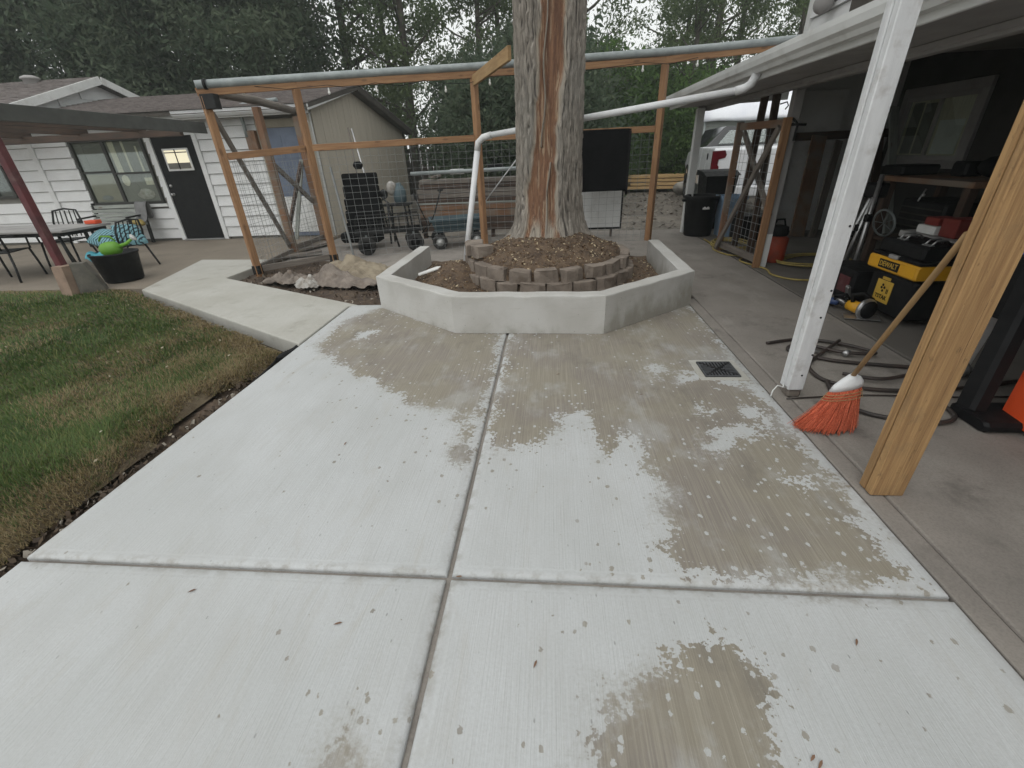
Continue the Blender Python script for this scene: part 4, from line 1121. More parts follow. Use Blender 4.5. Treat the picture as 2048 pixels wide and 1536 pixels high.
# gable wall of grooved tan boards, facing right
xg = -4.75; y = 9.76; ie = 0
mbt = MB()
while y < 15.6:
    y1 = min(y + .40, 15.62); q = lambda yy: 2.36 + (yy - 9.28) * .208 if yy < 11.92 else 2.89 - (yy - 11.92) * .188
    pts = [(xg, y + .006, -.1), (xg, y1 - .006, -.1), (xg, y1 - .006, q(y1) - .01)] + ([(xg, 11.92, q(11.92) - .01)] if y < 11.92 < y1 else []) + [(xg, y + .006, q(y) - .01)]
    mb = MB(); mb.prism(pts, (.022, 0, 0)); 
    for gy in (y + .1, y + .2, y + .3):
        if gy < y1: mb.box((xg + .0225, gy - .004, -.1), (xg + .0235, gy + .004, q(gy) - .03), 0)
    mb.build('wall_board', 'tan', house)
    y += .40
mb = MB(); P = [(xg - .06, 9.6, -.1), (xg - .06, 15.62, -.1), (xg - .06, 15.62, 2.15), (xg - .06, 11.92, 2.86), (xg - .06, 9.6, 2.36)]; mb.prism(P, (.05, 0, 0)); mb.build('gable_wall', 'tan', house)
mb = MB(); mb.obox((RX - .02, 9.28, 2.37), (RX - .02, 11.9, 2.945), .03, .10); mb.build('barge_board', 'white', house)
mb = MB(); mb.obox((RX - .02, 11.94, 2.945), (RX - .02, 16.0, 2.16), .03, .15); mb.build('barge_board', 'brown_fascia', house)
mb = MB(); mb.prism([(xg + .02, 11.92, 2.885), (xg + .02, 16.0, 2.11), (xg + .02, 16.0, 2.09), (xg + .02, 11.92, 2.865)], (RX - xg - .05, 0, 0)); mb.build('soffit', 'brown_fascia', house)
# upper left roof with its white gable
XL = -10.92
roofB = roof_deck([(-19, 9.0, 2.53), (-19, 11.95, 3.46), (-19, 15.5, 2.35), (-19, 15.5, 2.25), (-19, 11.95, 3.35), (-19, 9.0, 2.43)], (XL + 19, 0, 0))
shingles('shingle_course', -19, XL, 8.97, 2.535, 11.96, 3.47, roofB)
mb = MB(); mb.obox((XL + .02, 9.0, 2.475), (XL + .02, 11.94, 3.40), .03, .16); mb.build('barge_board', 'white', house)
mb = MB(); mb.obox((XL + .02, 11.97, 3.40), (XL + .02, 13.4, 2.95), .03, .16); mb.build('barge_board', 'white', house)
for k in range(5):
    z0 = 2.42 + k * .19; z1 = z0 + .19
    ya = max(9.1, 9.0 + (z1 - 2.43) / .3153 + .1); yb = 15.5 - (z1 - 2.25) / .31 - .1
    if yb - ya > .2:
        mb = MB(); mb.prism([(XL - .20, ya, z0), (XL - .20, yb, z0), (XL - .215, yb - .0, z1), (XL - .215, ya, z1)], (-.02, 0, 0)); mb.build('gable_board', 'siding', house)
mb = MB(); mb.prism([(XL - .24, 9.1, 2.40), (XL - .24, 15.3, 2.35), (XL - .24, 11.95, 3.34)], (-.04, 0, 0)); mb.build('gable_wall', 'siding', house)
mb = MB(); mb.prism([(XL - .2, 9.05, 2.42), (XL - .2, 11.95, 3.33), (XL - .2, 11.95, 3.31), (XL - .2, 9.05, 2.40)], (.2, 0, 0)); mb.build('soffit', 'white', house)
mb = MB(); mb.lathe([(.15, -.3), (.15, .0), (.19, .01), (.18, .05), (.10, .085), (.001, .095)], (-12.45, 11.7, 3.46), (0, 0, 1), 18); mb.build('roof_vent', 'shade_grey', house)
mb = MB(); mb.prism([(-13.9, 11.2, 3.22), (-13.9, 11.2, 3.36), (-13.9, 11.55, 3.50), (-13.9, 11.6, 3.34)], (.5, 0, 0)); mb.build('roof_vent', 'brown_fascia', house)

# ================================================================ PATIO COVER
t = thing('patio_cover', 'low dark patio cover on a red post, in front of the white house', 'patio cover', (-6.62, 5.5, 0))
XP = -6.7
mb = MB(); mb.obox((XP, 5.0, 2.16), (XP, 9.3, 2.12), .045, .19); mb.build('fascia_board', 'dark_fascia', t)
mb = MB(); mb.obox((-15, 5.05, 2.17), (XP - .03, 5.05, 2.17), .045, .17); mb.build('fascia_board', 'dark_fascia', t)
mb = MB(); mb.obox((-15, 9.15, 2.06), (XP - .4, 9.15, 2.06), .09, .12); mb.build('ledger_beam', 'dark_wood', t)
mb = MB(); mb.obox((-15, 5.5, 2.0), (XP - .03, 5.5, 2.0), .09, .14); mb.build('header_beam', 'dark_wood', t)
for k in range(6):
    x = XP - 1.25 * (k + 1)
    mb = MB(); mb.obox((x, 5.08, 2.18), (x, 9.3, 2.155), .04, .12); mb.build('rafter', 'dark_wood', t)
mb = MB(); mb.obox((-6.62, 5.47, .36), (-6.68, 5.5, 2.1), .09, .09, (0, 1, 0)); mb.build('post', 'red_paint', t)
mb = MB(); mb.obox((-6.66, 5.5, 1.55), (-7.3, 5.5, 2.02), .04, .09, (0, 1, 0)); mb.build('knee_brace', 'grey_wood', t)
# footings at the post
mb = MB(); mb.prism([(-6.64, 5.30, -.08), (-6.46, 5.28, -.08), (-6.44, 5.47, -.08), (-6.62, 5.49, -.08)], (.0, .04, .445))
mb.build('footing_block', 'concrete_block', label='tall pinkish concrete block at the foot of the red post', cat='block')
mb = MB(); P = [(-6.43, 5.36, -.07), (-6.20, 5.54, -.07), (-6.25, 5.51, .20), (-6.31, 5.48, .375), (-6.45, 5.42, .38)]; mb.prism(P, (-.08, .13, 0)); mb.build('footing_block', 'concrete_grey', label='dark grey wedge block leaning between the red post and the black pot', cat='block')

# ---------------------------------------------------------------- patio furniture
def chair(label, x, y, rz, m='black_metal', zs=1.0):
    t = thing('patio_chair', label, 'chair', (x, y, 0), 'black metal patio chairs')
    def add(name, f, mm=m):
        mb = MB(); f(mb); mb.v = [tuple(Matrix.Translation((x, y, 0)) @ Matrix.Rotation(rz, 4, 'Z') @ Matrix.Diagonal((1, 1, zs, 1)) @ Vector(p)) for p in mb.v]; return mb.build(name, mm, t)
    add('seat', lambda b: [b.obox((-.21, -.2 + i * .058, .43), (.21, -.2 + i * .058, .43), .045, .02, None, .003) for i in range(8)])
    for sx in (-1, 1):
        add('leg', lambda b: b.tube([(sx * .22, -.22, .44), (sx * .235, -.25, .2), (sx * .24, -.27, .0)], .016, 8))
        add('leg', lambda b: b.tube([(sx * .20, .20, .44), (sx * .22, .26, .2), (sx * .23, .32, .0)], .016, 8))
        add('arm', lambda b: b.tube([(sx * .24, -.22, .43), (sx * .25, -.23, .62), (sx * .25, -.1, .66), (sx * .235, .2, .65)], .014, 8))
    fr = add('back_frame', lambda b: b.tube([(-.21, .2, .43), (-.22, .25, .7), (-.18, .29, .88), (0, .30, .91), (.18, .29, .88), (.22, .25, .7), (.21, .2, .43)], .016, 8))
    for i in range(5):
        add('back_bar', lambda b: b.tube([((i - 2) * .07, .21, .46), ((i - 2) * .075, .255, .7), ((i - 2) * .07, .295, .88)], .009, 6))
    return t
chair('black metal chair tucked under the far side of the patio table, back to the window', -8.45, 7.25, R_(15))
chair('black metal chair pulled out on the near side of the patio table', -8.45, 6.25, R_(200))
chair('black armchair holding the teal cushions behind the black pot', -7.1, 6.95, R_(262), zs=.84)
t = thing('patio_table', 'grey rectangular patio table left of the red post', 'table', (-8.7, 6.75, 0))
mb = MB(); mb.box((-9.9, 6.3, .665), (-7.35, 7.15, .70), .008); mb.build('tabletop', 'shade_grey', t)
mb = MB(); mb.box((-9.85, 6.34, .61), (-7.42, 7.11, .662), .004); mb.build('apron', 'black', t)
for x in (-9.7, -7.6):
    for y in (6.45, 7.0):
        mb = MB(); mb.tube([(x, y, .62), (x + .02 * (1 if x > -8.7 else -1), y, .3), (x + .06 * (1 if x > -8.7 else -1), y, 0)], .022, 8); mb.build('leg', 'black_metal', t)
t = thing('slat_bench', 'weathered pale slatted bench against the house wall below the window', 'bench', (-9.5, 9.4, 0))
for k in range(5):
    mb = MB(); mb.obox((-10.15, 9.50 + .02 * k, .42 + .085 * k), (-8.9, 9.50 + .02 * k, .42 + .085 * k), .02, .07); mb.build('slat', 'bench_wood', t)
for k in range(5):
    mb = MB(); mb.obox((-10.15, 9.12 + .09 * k, .39), (-8.9, 9.12 + .09 * k, .39), .08, .02); mb.build('slat', 'bench_wood', t)
for x in (-10.1, -8.95):
    mb = MB(); mb.obox((x, 9.15, 0), (x, 9.15, .55), .05, .06); mb.build('leg', 'black_metal', t)
    mb = MB(); mb.obox((x, 9.52, 0), (x, 9.60, .84), .05, .06); mb.build('leg', 'black_metal', t)
    mb = MB(); mb.obox((x, 9.10, .57), (x, 9.58, .59), .06, .03); mb.build('arm', 'black_metal', t)
def cloth(name, pts, m, label, cat, sub=2, thick=.012, par=None):
    """draped cloth from a grid of points"""
    G = np.array(pts); 
    mb = MB(); ny, nx = G.shape[:2]
    mb.add(G.reshape(-1, 3).tolist(), [(j * nx + i, j * nx + i + 1, (j + 1) * nx + i + 1, (j + 1) * nx + i) for j in range(ny - 1) for i in range(nx - 1)], None, True)
    o = mb.build(name, m, par, label, cat)
    sm = o.modifiers.new('thick', 'SOLIDIFY'); sm.thickness = thick; sm.offset = 0
    if sub: sb = o.modifiers.new('smooth', 'SUBSURF'); sb.levels = sb.render_levels = sub
    return o
pts = []
for j, (yy, zz) in enumerate([(9.62, .48), (9.63, .80), (9.58, .86), (9.50, .80), (9.45, .5), (9.30, .43), (9.1, .42), (9.05, .2), (9.05, .08)]):
    pts.append([(-9.05 + i * .07 + .01 * math.sin(j * 2 + i), yy - .012 * (i % 2), zz + .01 * math.sin(i * 2.2)) for i in range(5)])
cloth('blanket', pts, 'blanket', 'grey blanket draped over the right end of the slatted bench', 'blanket')
# cushions, pot, watering can
def cushion(c, r, rot, label, m='teal'):
    mb = MB(); n = 14; vs = []
    for j in range(n + 1):
        for i in range(n + 1):
            u, v_ = i / n * 2 - 1, j / n * 2 - 1
            vs.append((u * (1 - .1 * v_ * v_), v_ * (1 - .1 * u * u), (1 - u ** 4) ** .5 * (1 - v_ ** 4) ** .5))
    k = len(vs); f = [(j * (n + 1) + i, j * (n + 1) + i + 1, (j + 1) * (n + 1) + i + 1, (j + 1) * (n + 1) + i) for j in range(n) for i in range(n)]
    m4 = Matrix.Translation(c) @ Euler(rot).to_matrix().to_4x4() @ Matrix.Diagonal((*r, 1))
    for sg in (1, -1): mb.add([m4 @ Vector((x, y, z * sg)) for x, y, z in vs], f, None, True)
    mb.build('cushion', m, label=label, cat='cushion')
cushion((-7.12, 6.78, .49), (.24, .22, .075), (.35, .3, .2), 'teal leaf patterned cushion lying uppermost on the black armchair')
cushion((-6.95, 7.0, .52), (.2, .2, .06), (.9, .1, 1.2), 'teal cushion propped against the arm of the black armchair')
t = thing('plant_pot', 'big black plastic pot beside the red post, heaped with things', 'pot', (-6.38, 6.08, 0))
PX, PY = -6.42, 6.08
mb = MB(); mb.lathe([(.001, 0), (.225, 0), (.24, .02), (.285, .38), (.30, .385), (.30, .41), (.275, .41), (.27, .38), (.001, .36)], (PX, PY, .0), (0, 0, 1), 28); mb.build('tub', 'black', t)
t = thing('watering_can', 'lime green watering can lying in the black pot', 'watering can', (PX, PY, .4))
mb = MB(); mb.lathe([(.001, -.12), (.07, -.115), (.098, -.075), (.106, .0), (.095, .08), (.06, .12), (.001, .125)], (PX + .05, PY - .06, .46), (.8, .25, .12), 18); mb.build('body', 'green_can', t)
mb = MB(); mb.tube([(PX + .10, PY - .02, .47), (PX + .25, PY + .02, .52), (PX + .33, PY + .06, .58)], [.03, .022, .018], 10); mb.build('spout', 'green_can', t)
mb = MB(); mb.lathe([(.018, 0), (.05, .035), (.052, .045), (.001, .05)], (PX + .32, PY + .055, .575), (.7, .3, .5), 14); mb.build('rose', 'hub', t)
mb = MB(); mb.tube([(PX - .06, PY - .08, .575), (PX - .02, PY - .07, .64), (PX + .08, PY - .03, .63), (PX + .11, PY, .565)], .013, 8); mb.build('handle', 'green_can', t)
pts = [[(PX - .30 + i * .06, PY - .20 + j * .06, .405 + .05 * math.sin(i * 1.7 + j) * (j < 4) - .10 * max(0, 1 - j) + .03 * math.cos(j * 2.3 + i)) for i in range(6)] for j in range(5)]
cloth('plastic_bag', pts, 'cyan', 'crumpled cyan plastic sheet over the left rim of the black pot', 'bag')
mb = MB(); mb.box((-7.62, 6.95, .705), (-7.42, 7.08, .76), .01); mb.build('orange_box', 'orange_pl', label='small orange packet on the table end behind the red post', cat='box')
mb = MB(); mb.ball((-8.83, 9.2, .47), (.13, .09, .06), 12, 8); mb.ball((-8.74, 9.18, .44), (.08, .07, .05), 10, 7); mb.build('yellow_glove', 'yellow_hose', label='dull yellow bundle on the right end of the bench', cat='bundle')

# black corrugated drain hose at the corner of lawn and slab
mb = MB(); pth = [(-2.33, 3.55, -.06), (-2.35, 3.42, -.055), (-2.37, 3.28, -.06)]
P = [Vector(pth[0]).lerp(Vector(pth[2]), k / 24) + Vector((.012 * math.sin(k * .3), 0, 0)) for k in range(25)]
mb.tube(P, [.045 if k % 2 else .038 for k in range(25)], 12); mb.build('drain_hose', 'black', label='black corrugated drain hose end at the corner of lawn and path', cat='hose')
mb = MB(); mb.tube([(-2.40, 3.36, -.05), (-2.37, 3.1, -.06), (-2.36, 2.85, -.07), (-2.33, 2.55, -.085)], .012, 8); mb.build('irrigation_line', 'black', label='thin black irrigation line in the trench beside the new slab', cat='hose')

# ---------------------------------------------------------------- crumpled covers in the bed
def pile(name, cx, cy, a, b_, h, rot, m, label, seed, cat='sheet'):
    n = 46; pts = []
    for j in range(n + 1):
        row = []
        for i in range(n + 1):
            u, v_ = i / n * 2 - 1, j / n * 2 - 1
            r = math.hypot(u, v_); k = max(abs(u), abs(v_)) / r if r > 1e-6 else 1
            u2, v2 = u * k, v_ * k; rr = math.hypot(u2, v2)
            x, y = u2 * a, v2 * b_
            edge_w = 1 + .32 * (fbm(u * 1.9 + 5, v_ * 1.9, seed) - .5) * 2
            f = abs(float(fbm(x * 5.5 + seed, y * 5.5, seed)) - .5) * 2
            f2 = abs(float(fbm(x * 13 + seed, y * 13, seed + 3)) - .5) * 2
            z = h * max(0, 1 - rr ** 2.2) * (.30 + 1.1 * float(fbm(x * 3.2, y * 3.2, seed + 1))) + (.16 * (f - .2) + .085 * f2) * (1 - .55 * rr)
            X_, Y_ = x * edge_w, y * edge_w
            row.append((cx + X_ * math.cos(rot) - Y_ * math.sin(rot), cy + X_ * math.sin(rot) + Y_ * math.cos(rot), -.06 + .03 + max(0, z)))
        pts.append(row)
    return cloth(name, pts, m, label, cat, 1, .01)
pile('burlap_sheet', -2.82, 6.08, .60, .50, .22, -.3, 'tarp', 'crumpled khaki burlap heaped in the bed near the planter corner', 3)
pile('grey_sheet', -2.95, 5.72, .62, .20, .16, -.25, 'tarp_grey', 'long dirty grey cloth roll lying in front of the burlap', 8)
pile('brown_sheet', -3.72, 5.92, .34, .20, .10, .15, 'tarp_grey', 'low brown cloth heap at the left end of the bed', 15)
pile('plastic_sheet', -3.26, 5.62, .19, .14, .10, .2, 'poly', 'shiny milky plastic bundle beside the path edge', 21)
mb = MB(); mb.prism([(-2.72, 6.35, .0), (-2.28, 6.72, -.01), (-2.18, 6.55, -.02), (-2.5, 6.2, .02)], (0, 0, .012)); mb.build('burlap_flap', 'tarp', label='flat flap of khaki burlap spread towards the fence', cat='sheet')
# ================================================================ BEHIND THE FENCE
ZB = -.06
def wheel(c, r, w_, ax, par, hubm='black', name='wheel'):
    mb = MB(); ax = Vector(ax).normalized(); c = Vector(c) - ax * w_ / 2
    mb.lathe([(r * .55, 0), (r * .86, 0), (r * .97, w_ * .18), (r, w_ * .4), (r, w_ * .6), (r * .97, w_ * .82), (r * .86, w_), (r * .55, w_), (r * .55, 0)], c, ax, 22)
    w = mb.build(name, 'rubber', par)
    mb = MB(); mb.lathe([(.001, w_ * .1), (r * .18, w_ * .05), (r * .2, w_ * .22), (r * .54, w_ * .2), (r * .56, w_ * .8), (r * .2, w_ * .78), (r * .18, w_ * .95), (.001, w_ * .9)], c, ax, 18); mb.build('hub', hubm, w)
    return w
# black mesh garden cart
t = thing('garden_cart', 'black flatbed garden cart with mesh sides and four fat black tyres', 'cart', (-2.95, 8.0, ZB))
A = Vector((-3.42, 7.72, 0)); B = Vector((-2.32, 8.12, 0)); dx = (B - A).normalized(); dy = Vector((-dx.y, dx.x, 0))
def cp(u, v_, z): p = A + dx * u + dy * v_; return (p.x, p.y, z)
Lc = (B - A).length
mb = MB()
for v_ in (0, .5): mb.obox(cp(0, v_, .30), cp(Lc, v_, .30), .03, .04)
for u in (0, Lc * .5, Lc): mb.obox(cp(u, .016, .302), cp(u, .484, .302), .03, .035)
mb.obox(cp(0, .25, .29), cp(Lc, .25, .29), .03, .03); mb.build('frame', 'black_metal', t)
mb = MB()
for i in range(16): mb.tube([cp(.03 + i * (Lc - .06) / 15, .02, .325), cp(.03 + i * (Lc - .06) / 15, .48, .325)], .004, 4)
for i in range(7): mb.tube([cp(0, .03 + i * .073, .327), cp(Lc, .03 + i * .073, .327)], .004, 4)
mb.build('mesh_deck', 'black_metal', t)
for v_ in (0, .5):
    mb = MB(); mb.tube([cp(0, v_, .34), cp(.03, v_, .55), cp(Lc - .03, v_, .55), cp(Lc, v_, .34)], .012, 6)
    for i in range(1, 9): mb.tube([cp(i * Lc / 9, v_, .34), cp(i * Lc / 9, v_, .55)], .005, 4)
    mb.tube([cp(.01, v_, .44), cp(Lc - .01, v_, .44)], .005, 4); mb.build('side_rail', 'black_metal', t)
for u in (.16, Lc - .16):
    mb = MB(); mb.obox(cp(u, -.02, .12), cp(u, .52, .12), .025, .025); mb.obox(cp(u, .25, .13), cp(u, .25, .29), .03, .03); mb.build('axle', 'steel', t)
    for v_ in (-.03, .53): wheel(cp(u, v_, ZB + .155), .155, .085, dy, t)
mb = MB(); mb.tube([cp(Lc, .25, .2), cp(Lc + .12, .22, .35), cp(Lc + .02, .2, .62), cp(Lc - .06, .2, .86)], .013, 8); mb.tube([cp(Lc - .06, .10, .87), cp(Lc - .06, .30, .87)], .016, 8); mb.build('handle', 'black_metal', t)
# blue grey wagon
t = thing('dump_wagon', 'blue grey tub wagon with pale hubs and a black pull handle', 'wagon', (-1.65, 8.2, ZB))
A = Vector((-2.13, 8.12, 0)); B = Vector((-1.25, 8.38, 0)); dx = (B - A).normalized(); dy = Vector((-dx.y, dx.x, 0)); Lw = (B - A).length
bot = [cp(.05, .05, .22), cp(Lw - .05, .05, .22), cp(Lw - .05, .47, .22), cp(.05, .47, .22)]
top = [cp(-.03, -.02, .45), cp(Lw + .03, -.02, .45), cp(Lw + .03, .54, .45), cp(-.03, .54, .45)]
lip = [cp(-.05, -.04, .45), cp(Lw + .05, -.04, .45), cp(Lw + .05, .56, .45), cp(-.05, .56, .45)]
lip2 = [(x, y, z - .03) for x, y, z in lip]; inn = [(x * .97 + cp(Lw / 2, .26, 0)[0] * .03, y * .97 + cp(Lw / 2, .26, 0)[1] * .03, .24) for x, y, z in bot]
mb = MB(); mb.add(bot + top + lip2 + lip + [(x, y, .452) for x, y, z in top] + inn, [(3, 2, 1, 0)] + [(r * 4 + i, r * 4 + (i + 1) % 4, (r + 1) * 4 + (i + 1) % 4, (r + 1) * 4 + i) for r in range(5) for i in range(4)] + [(20, 21, 22, 23)])
mb.build('tub', 'wagon_blue', t)
mb = MB()
for k in range(3): mb.obox(cp(.02, -.012 + .02 * (2 - k) / 2, .27 + .06 * k), cp(Lw - .02, -.012 + .02 * (2 - k) / 2, .27 + .06 * k), .02, .012)
mb.build('tub_rib', 'wagon_blue', t)
for u in (.10, Lw - .14):
    mb = MB(); mb.obox(cp(u, -.02, .09), cp(u, .54, .09), .022, .022); mb.obox(cp(u, .26, .09), cp(u, .26, .22), .03, .03); mb.build('axle', 'black_metal', t)
    for v_ in (-.04, .56): wheel(cp(u, v_, ZB + .135), .135, .075, dy, t, 'hub')
mb = MB(); mb.tube([cp(-.02, .26, .12), cp(-.16, .25, .16), cp(.06, .05, .55), cp(.20, .0, .92)], .012, 8); mb.tube([cp(.16, -.05, .93), cp(.24, .05, .93)], .016, 8); mb.build('handle', 'black_metal', t)

# tall black padded seat
t = thing('vehicle_seat', 'tall black padded seat with headrest standing against the tan wall', 'seat', (-3.65, 8.75, ZB))
def pad(lo, hi, r, m, name, rows=0):
    mb = MB(); mb.box(lo, hi, r); mb.build(name, m, t)
for k in range(5):
    pad((-4.0 + .010 * k, 8.70 + .03 * k, .16 + k * .215), (-3.27 - .010 * k, 8.86 + .03 * k, .374 + k * .215), .016, 'black_matte', 'back_cushion')
pad((-3.72, 8.86, 1.30), (-3.55, 8.98, 1.43), .04, 'black_matte', 'headrest'); pad((-4.02, 8.35, .05), (-3.25, 8.70, .24), .05, 'black_matte', 'seat_cushion')
mb = MB(); mb.tube([(-3.24, 8.9, .2), (-3.22, 8.7, .75), (-3.1, 8.5, .80), (-2.98, 8.4, .74), (-2.96, 8.4, .3), (-2.9, 8.4, -.05)], .018, 8); mb.build('side_frame', 'black_metal', t)
for dx_, zt, m, lb in ((0, 2.02, 'grey_wood', 'dark tool handle leaning on the tan wall behind the black seat'), (.13, 2.0, 'alu', 'pale tool handle leaning beside the dark one on the tan wall')):
    mb = MB(); mb.tube([(-3.85 + dx_ * 2.2, 9.35, 0), (-3.97 + dx_ * .5, 9.6, zt)], .016, 8); mb.build('garden_tool', m, label=lb, cat='garden tool')
# blue and white jugs
t = thing('sprayer', 'blue and white garden sprayer on a stand left of the timber stack', 'sprayer', (-2.95, 8.9, 0))
mb = MB(); mb.lathe([(.001, .68), (.10, .68), (.12, .72), (.12, .9), (.08, .98), (.05, 1.0), (.05, 1.04), (.001, 1.04)], (-2.92, 8.95, 0), (0, 0, 1), 18); mb.build('tank', 'wagon_blue', t)
mb = MB(); mb.ball((-3.05, 8.9, .95), (.10, .08, .13), 12, 8); mb.build('jug', 'poly', t); mb = MB(); mb.ball((-3.22, 8.9, .85), (.08, .08, .09), 12, 8); mb.build('cap', 'black', t)
mb = MB()
for dx_ in (-.22, .2):
    for dy_ in (-.12, .12): mb.obox((-2.98 + dx_, 8.95 + dy_, ZB), (-2.98 + dx_ * .8, 8.95 + dy_, .66), .03, .03)
mb.box((-3.25, 8.78, .64), (-2.74, 9.12, .675), .005); mb.build('stand', 'black_metal', t)
# timber stack with planks above and a box below
t = thing('timber_stack', 'low trestle stacked with grey weathered planks behind the wagon', 'timber stack', (-1.6, 9.4, 0))
for k in range(5):
    for j in range(2):
        z_ = .67 + k * .085; mb = MB(); mb.obox((-2.64 + random.uniform(-.05, .06), 9.34 + j * .22, z_), (.30 + random.uniform(-.1, .1), 9.34 + j * .22, z_ + random.uniform(-.006, .006)), .20, .075); mb.build('plank', 'grey_wood' if (k + j) % 3 else 'dark_wood', t)
for x in (-2.3, -.5): mb = MB(); mb.obox((x, 9.2, 1.10), (x, 9.75, 1.10), .09, .04); mb.build('spacer', 'grey_wood', t)
mb = MB(); mb.tube([(-2.75, 9.28, 1.17), (.4, 9.3, 1.20)], .035, 10); mb.build('steel_tube', 'steel', t)
mb = MB(); mb.box((-2.70, 9.24, .60), (.35, 9.72, .632), .004); mb.build('shelf', 'bench_wood', t)
for k, m in enumerate(('cedar_dark', 'cedar_dark', 'dark_wood', 'dark_wood')):
    mb = MB(); mb.obox((-2.66, 9.27 + .01 * k, .555 - k * .135), (.32, 9.27 + .01 * k, .555 - k * .135), .03, .125); mb.build('side_board', m, t)
for x in (-2.62, -1.2, .25): mb = MB(); mb.obox((x, 9.35, ZB), (x, 9.35, .60), .08, .08); mb.build('leg', 'dark_wood', t)
mb = MB(); mb.tube([(-1.35, 8.75, .55), (-.55, 9.0, 1.45)], .012, 8); mb.build('steel_rod', 'alu', label='thin shiny rod leaning up beside the big trunk, behind the fence', cat='rod')
for x0, x1, z_, m, lb in ((-2.0, -1.75, 1.165, 'sticker', 'white packet on top of the timber stack'), (-1.25, -.95, 1.225, 'black', 'dark box on the right of the timber stack')):
    mb = MB(); mb.box((x0, 9.42, z_ - .04), (x1, 9.62, z_ + .05), .01); mb.build('packet', m, label=lb, cat='packet')
# panels right of the trunk
t = thing('shade_sheet', 'large matt black sheet hung on the wire fence right of the trunk', 'panel', (.8, 8.3, .8))
mb = MB(); mb.box((.30, 8.03, .83), (1.215, 8.06, 1.725), .006); mb.build('sheet', 'black_matte', t)
mb = MB(); mb.box((.25, 8.062, 1.69), (1.25, 8.085, 1.72), .003); mb.box((1.22, 8.062, .76), (1.255, 8.085, 1.688), .003); mb.build('edge_strip', 'black', t)
t = thing('whiteboard', 'white framed board leaning below the black sheet behind the fence', 'panel', (.8, 8.6, .1))
mb = MB(); mb.box((.2, 8.60, .17), (1.25, 8.62, .80), .003); mb.build('board', 'white', t)
mb = MB(); mb.box((.19, 8.588, .14), (1.27, 8.628, .17), .003); mb.box((1.25, 8.589, .17), (1.275, 8.627, .82), .003); mb.build('frame', 'black', t)
for x in (.4, 1.1): mb = MB(); mb.obox((x, 8.66, ZB), (x, 8.66, .8), .04, .03); mb.build('leg', 'grey_wood', t)

# ---------------------------------------------------------------- far right yard
gl = 'planks of the yellow lumber pile'
t = thing('lumber_pile', 'pile of fresh yellow boards lying on the far dirt', 'lumber pile', (3.9, 19.6, -.1))
for k in range(4):
    for j in range(3):
        mb = MB(); mb.obox((3.05 + random.uniform(-.1, .1) - .0 * k, 19.3 + j * .3, .02 + k * .13), (5.0 + random.uniform(-.2, .2), 18.9 + j * .3, .02 + k * .13), .26, .10); mb.build('board', 'new_lumber', t)
def rock(c, r, label, seed):
    mb = MB(); mb.ball(c, r, 16, 10)
    mb.v = [(x + .25 * r[0] * (float(vnoise(x * 3 + seed, z * 3 + y, seed)) - .5) * 2, y, z + .35 * r[2] * (float(vnoise(x * 4, y * 4 + seed, seed)) - .5)) for x, y, z in mb.v]
    mb.build('rock', 'rock', label=label, cat='rock', group='rocks beside the lumber pile')
rock((4.75, 17.6, .05), (.42, .3, .25), 'pale rock right of the yellow boards', 1); rock((5.15, 17.2, .02), (.35, .28, .2), 'smaller pale rock nearest the far white post', 2); rock((5.3, 18.4, .15), (.4, .3, .3), 'light rock behind the far white post', 5)
n = 900
X = 1.2 + 4.6 * rng.rand(n); Y = 9.9 + 9 * rng.rand(n); a = rng.rand(n) * 6.283; sz = .02 + .05 * rng.rand(n) ** 2
C = np.stack([X, Y, -.135 + .012 * rng.rand(n)], 1); U = np.stack([np.cos(a) * sz, np.sin(a) * sz, .3 * sz], 1); V = np.stack([-np.sin(a) * sz, np.cos(a) * sz, .5 * sz], 1)
tt = rng.rand(n)[:, None]; quads('gravel_litter', C, U, V, np.array([.33, .30, .26]) * tt + np.array([.08, .065, .05]) * (1 - tt), 'grass', kind='stuff')
# neighbour's house
t = thing('neighbour_house', 'neighbouring house with grey roof beyond the bushes', 'house', (7.0, 26, 0))
mb = MB(); mb.box((4.8, 25.4, -.2), (16, 31, 2.5), 0); mb.build('wall', 'tan', t)
rfn = MB(); rfn.prism([(4.3, 24.8, 2.62), (5.6, 28.2, 4.3), (5.6, 31.5, 2.6), (5.6, 28.2, 4.15), (4.3, 24.8, 2.5)], (12, 0, 0)); rfo = rfn.build('roof', 'shade_grey', t)
shingles('shingle_course', 4.35, 16, 24.75, 2.64, 28.2, 4.33, rfo, .9, .3)
mb = MB(); mb.box((4.25, 24.70, 2.48), (16.2, 24.78, 2.66), .01); mb.build('fascia_board', 'white', t)
for x, h in ((6.3, .35), (6.9, .3), (7.5, .45)):
    mb = MB(); mb.lathe([(.1, -.6), (.1, h), (.16, h + .02), (.001, h + .22)], (x, 27.2, 3.9), (0, 0, 1), 10); mb.build('roof_vent', 'steel', rfo)
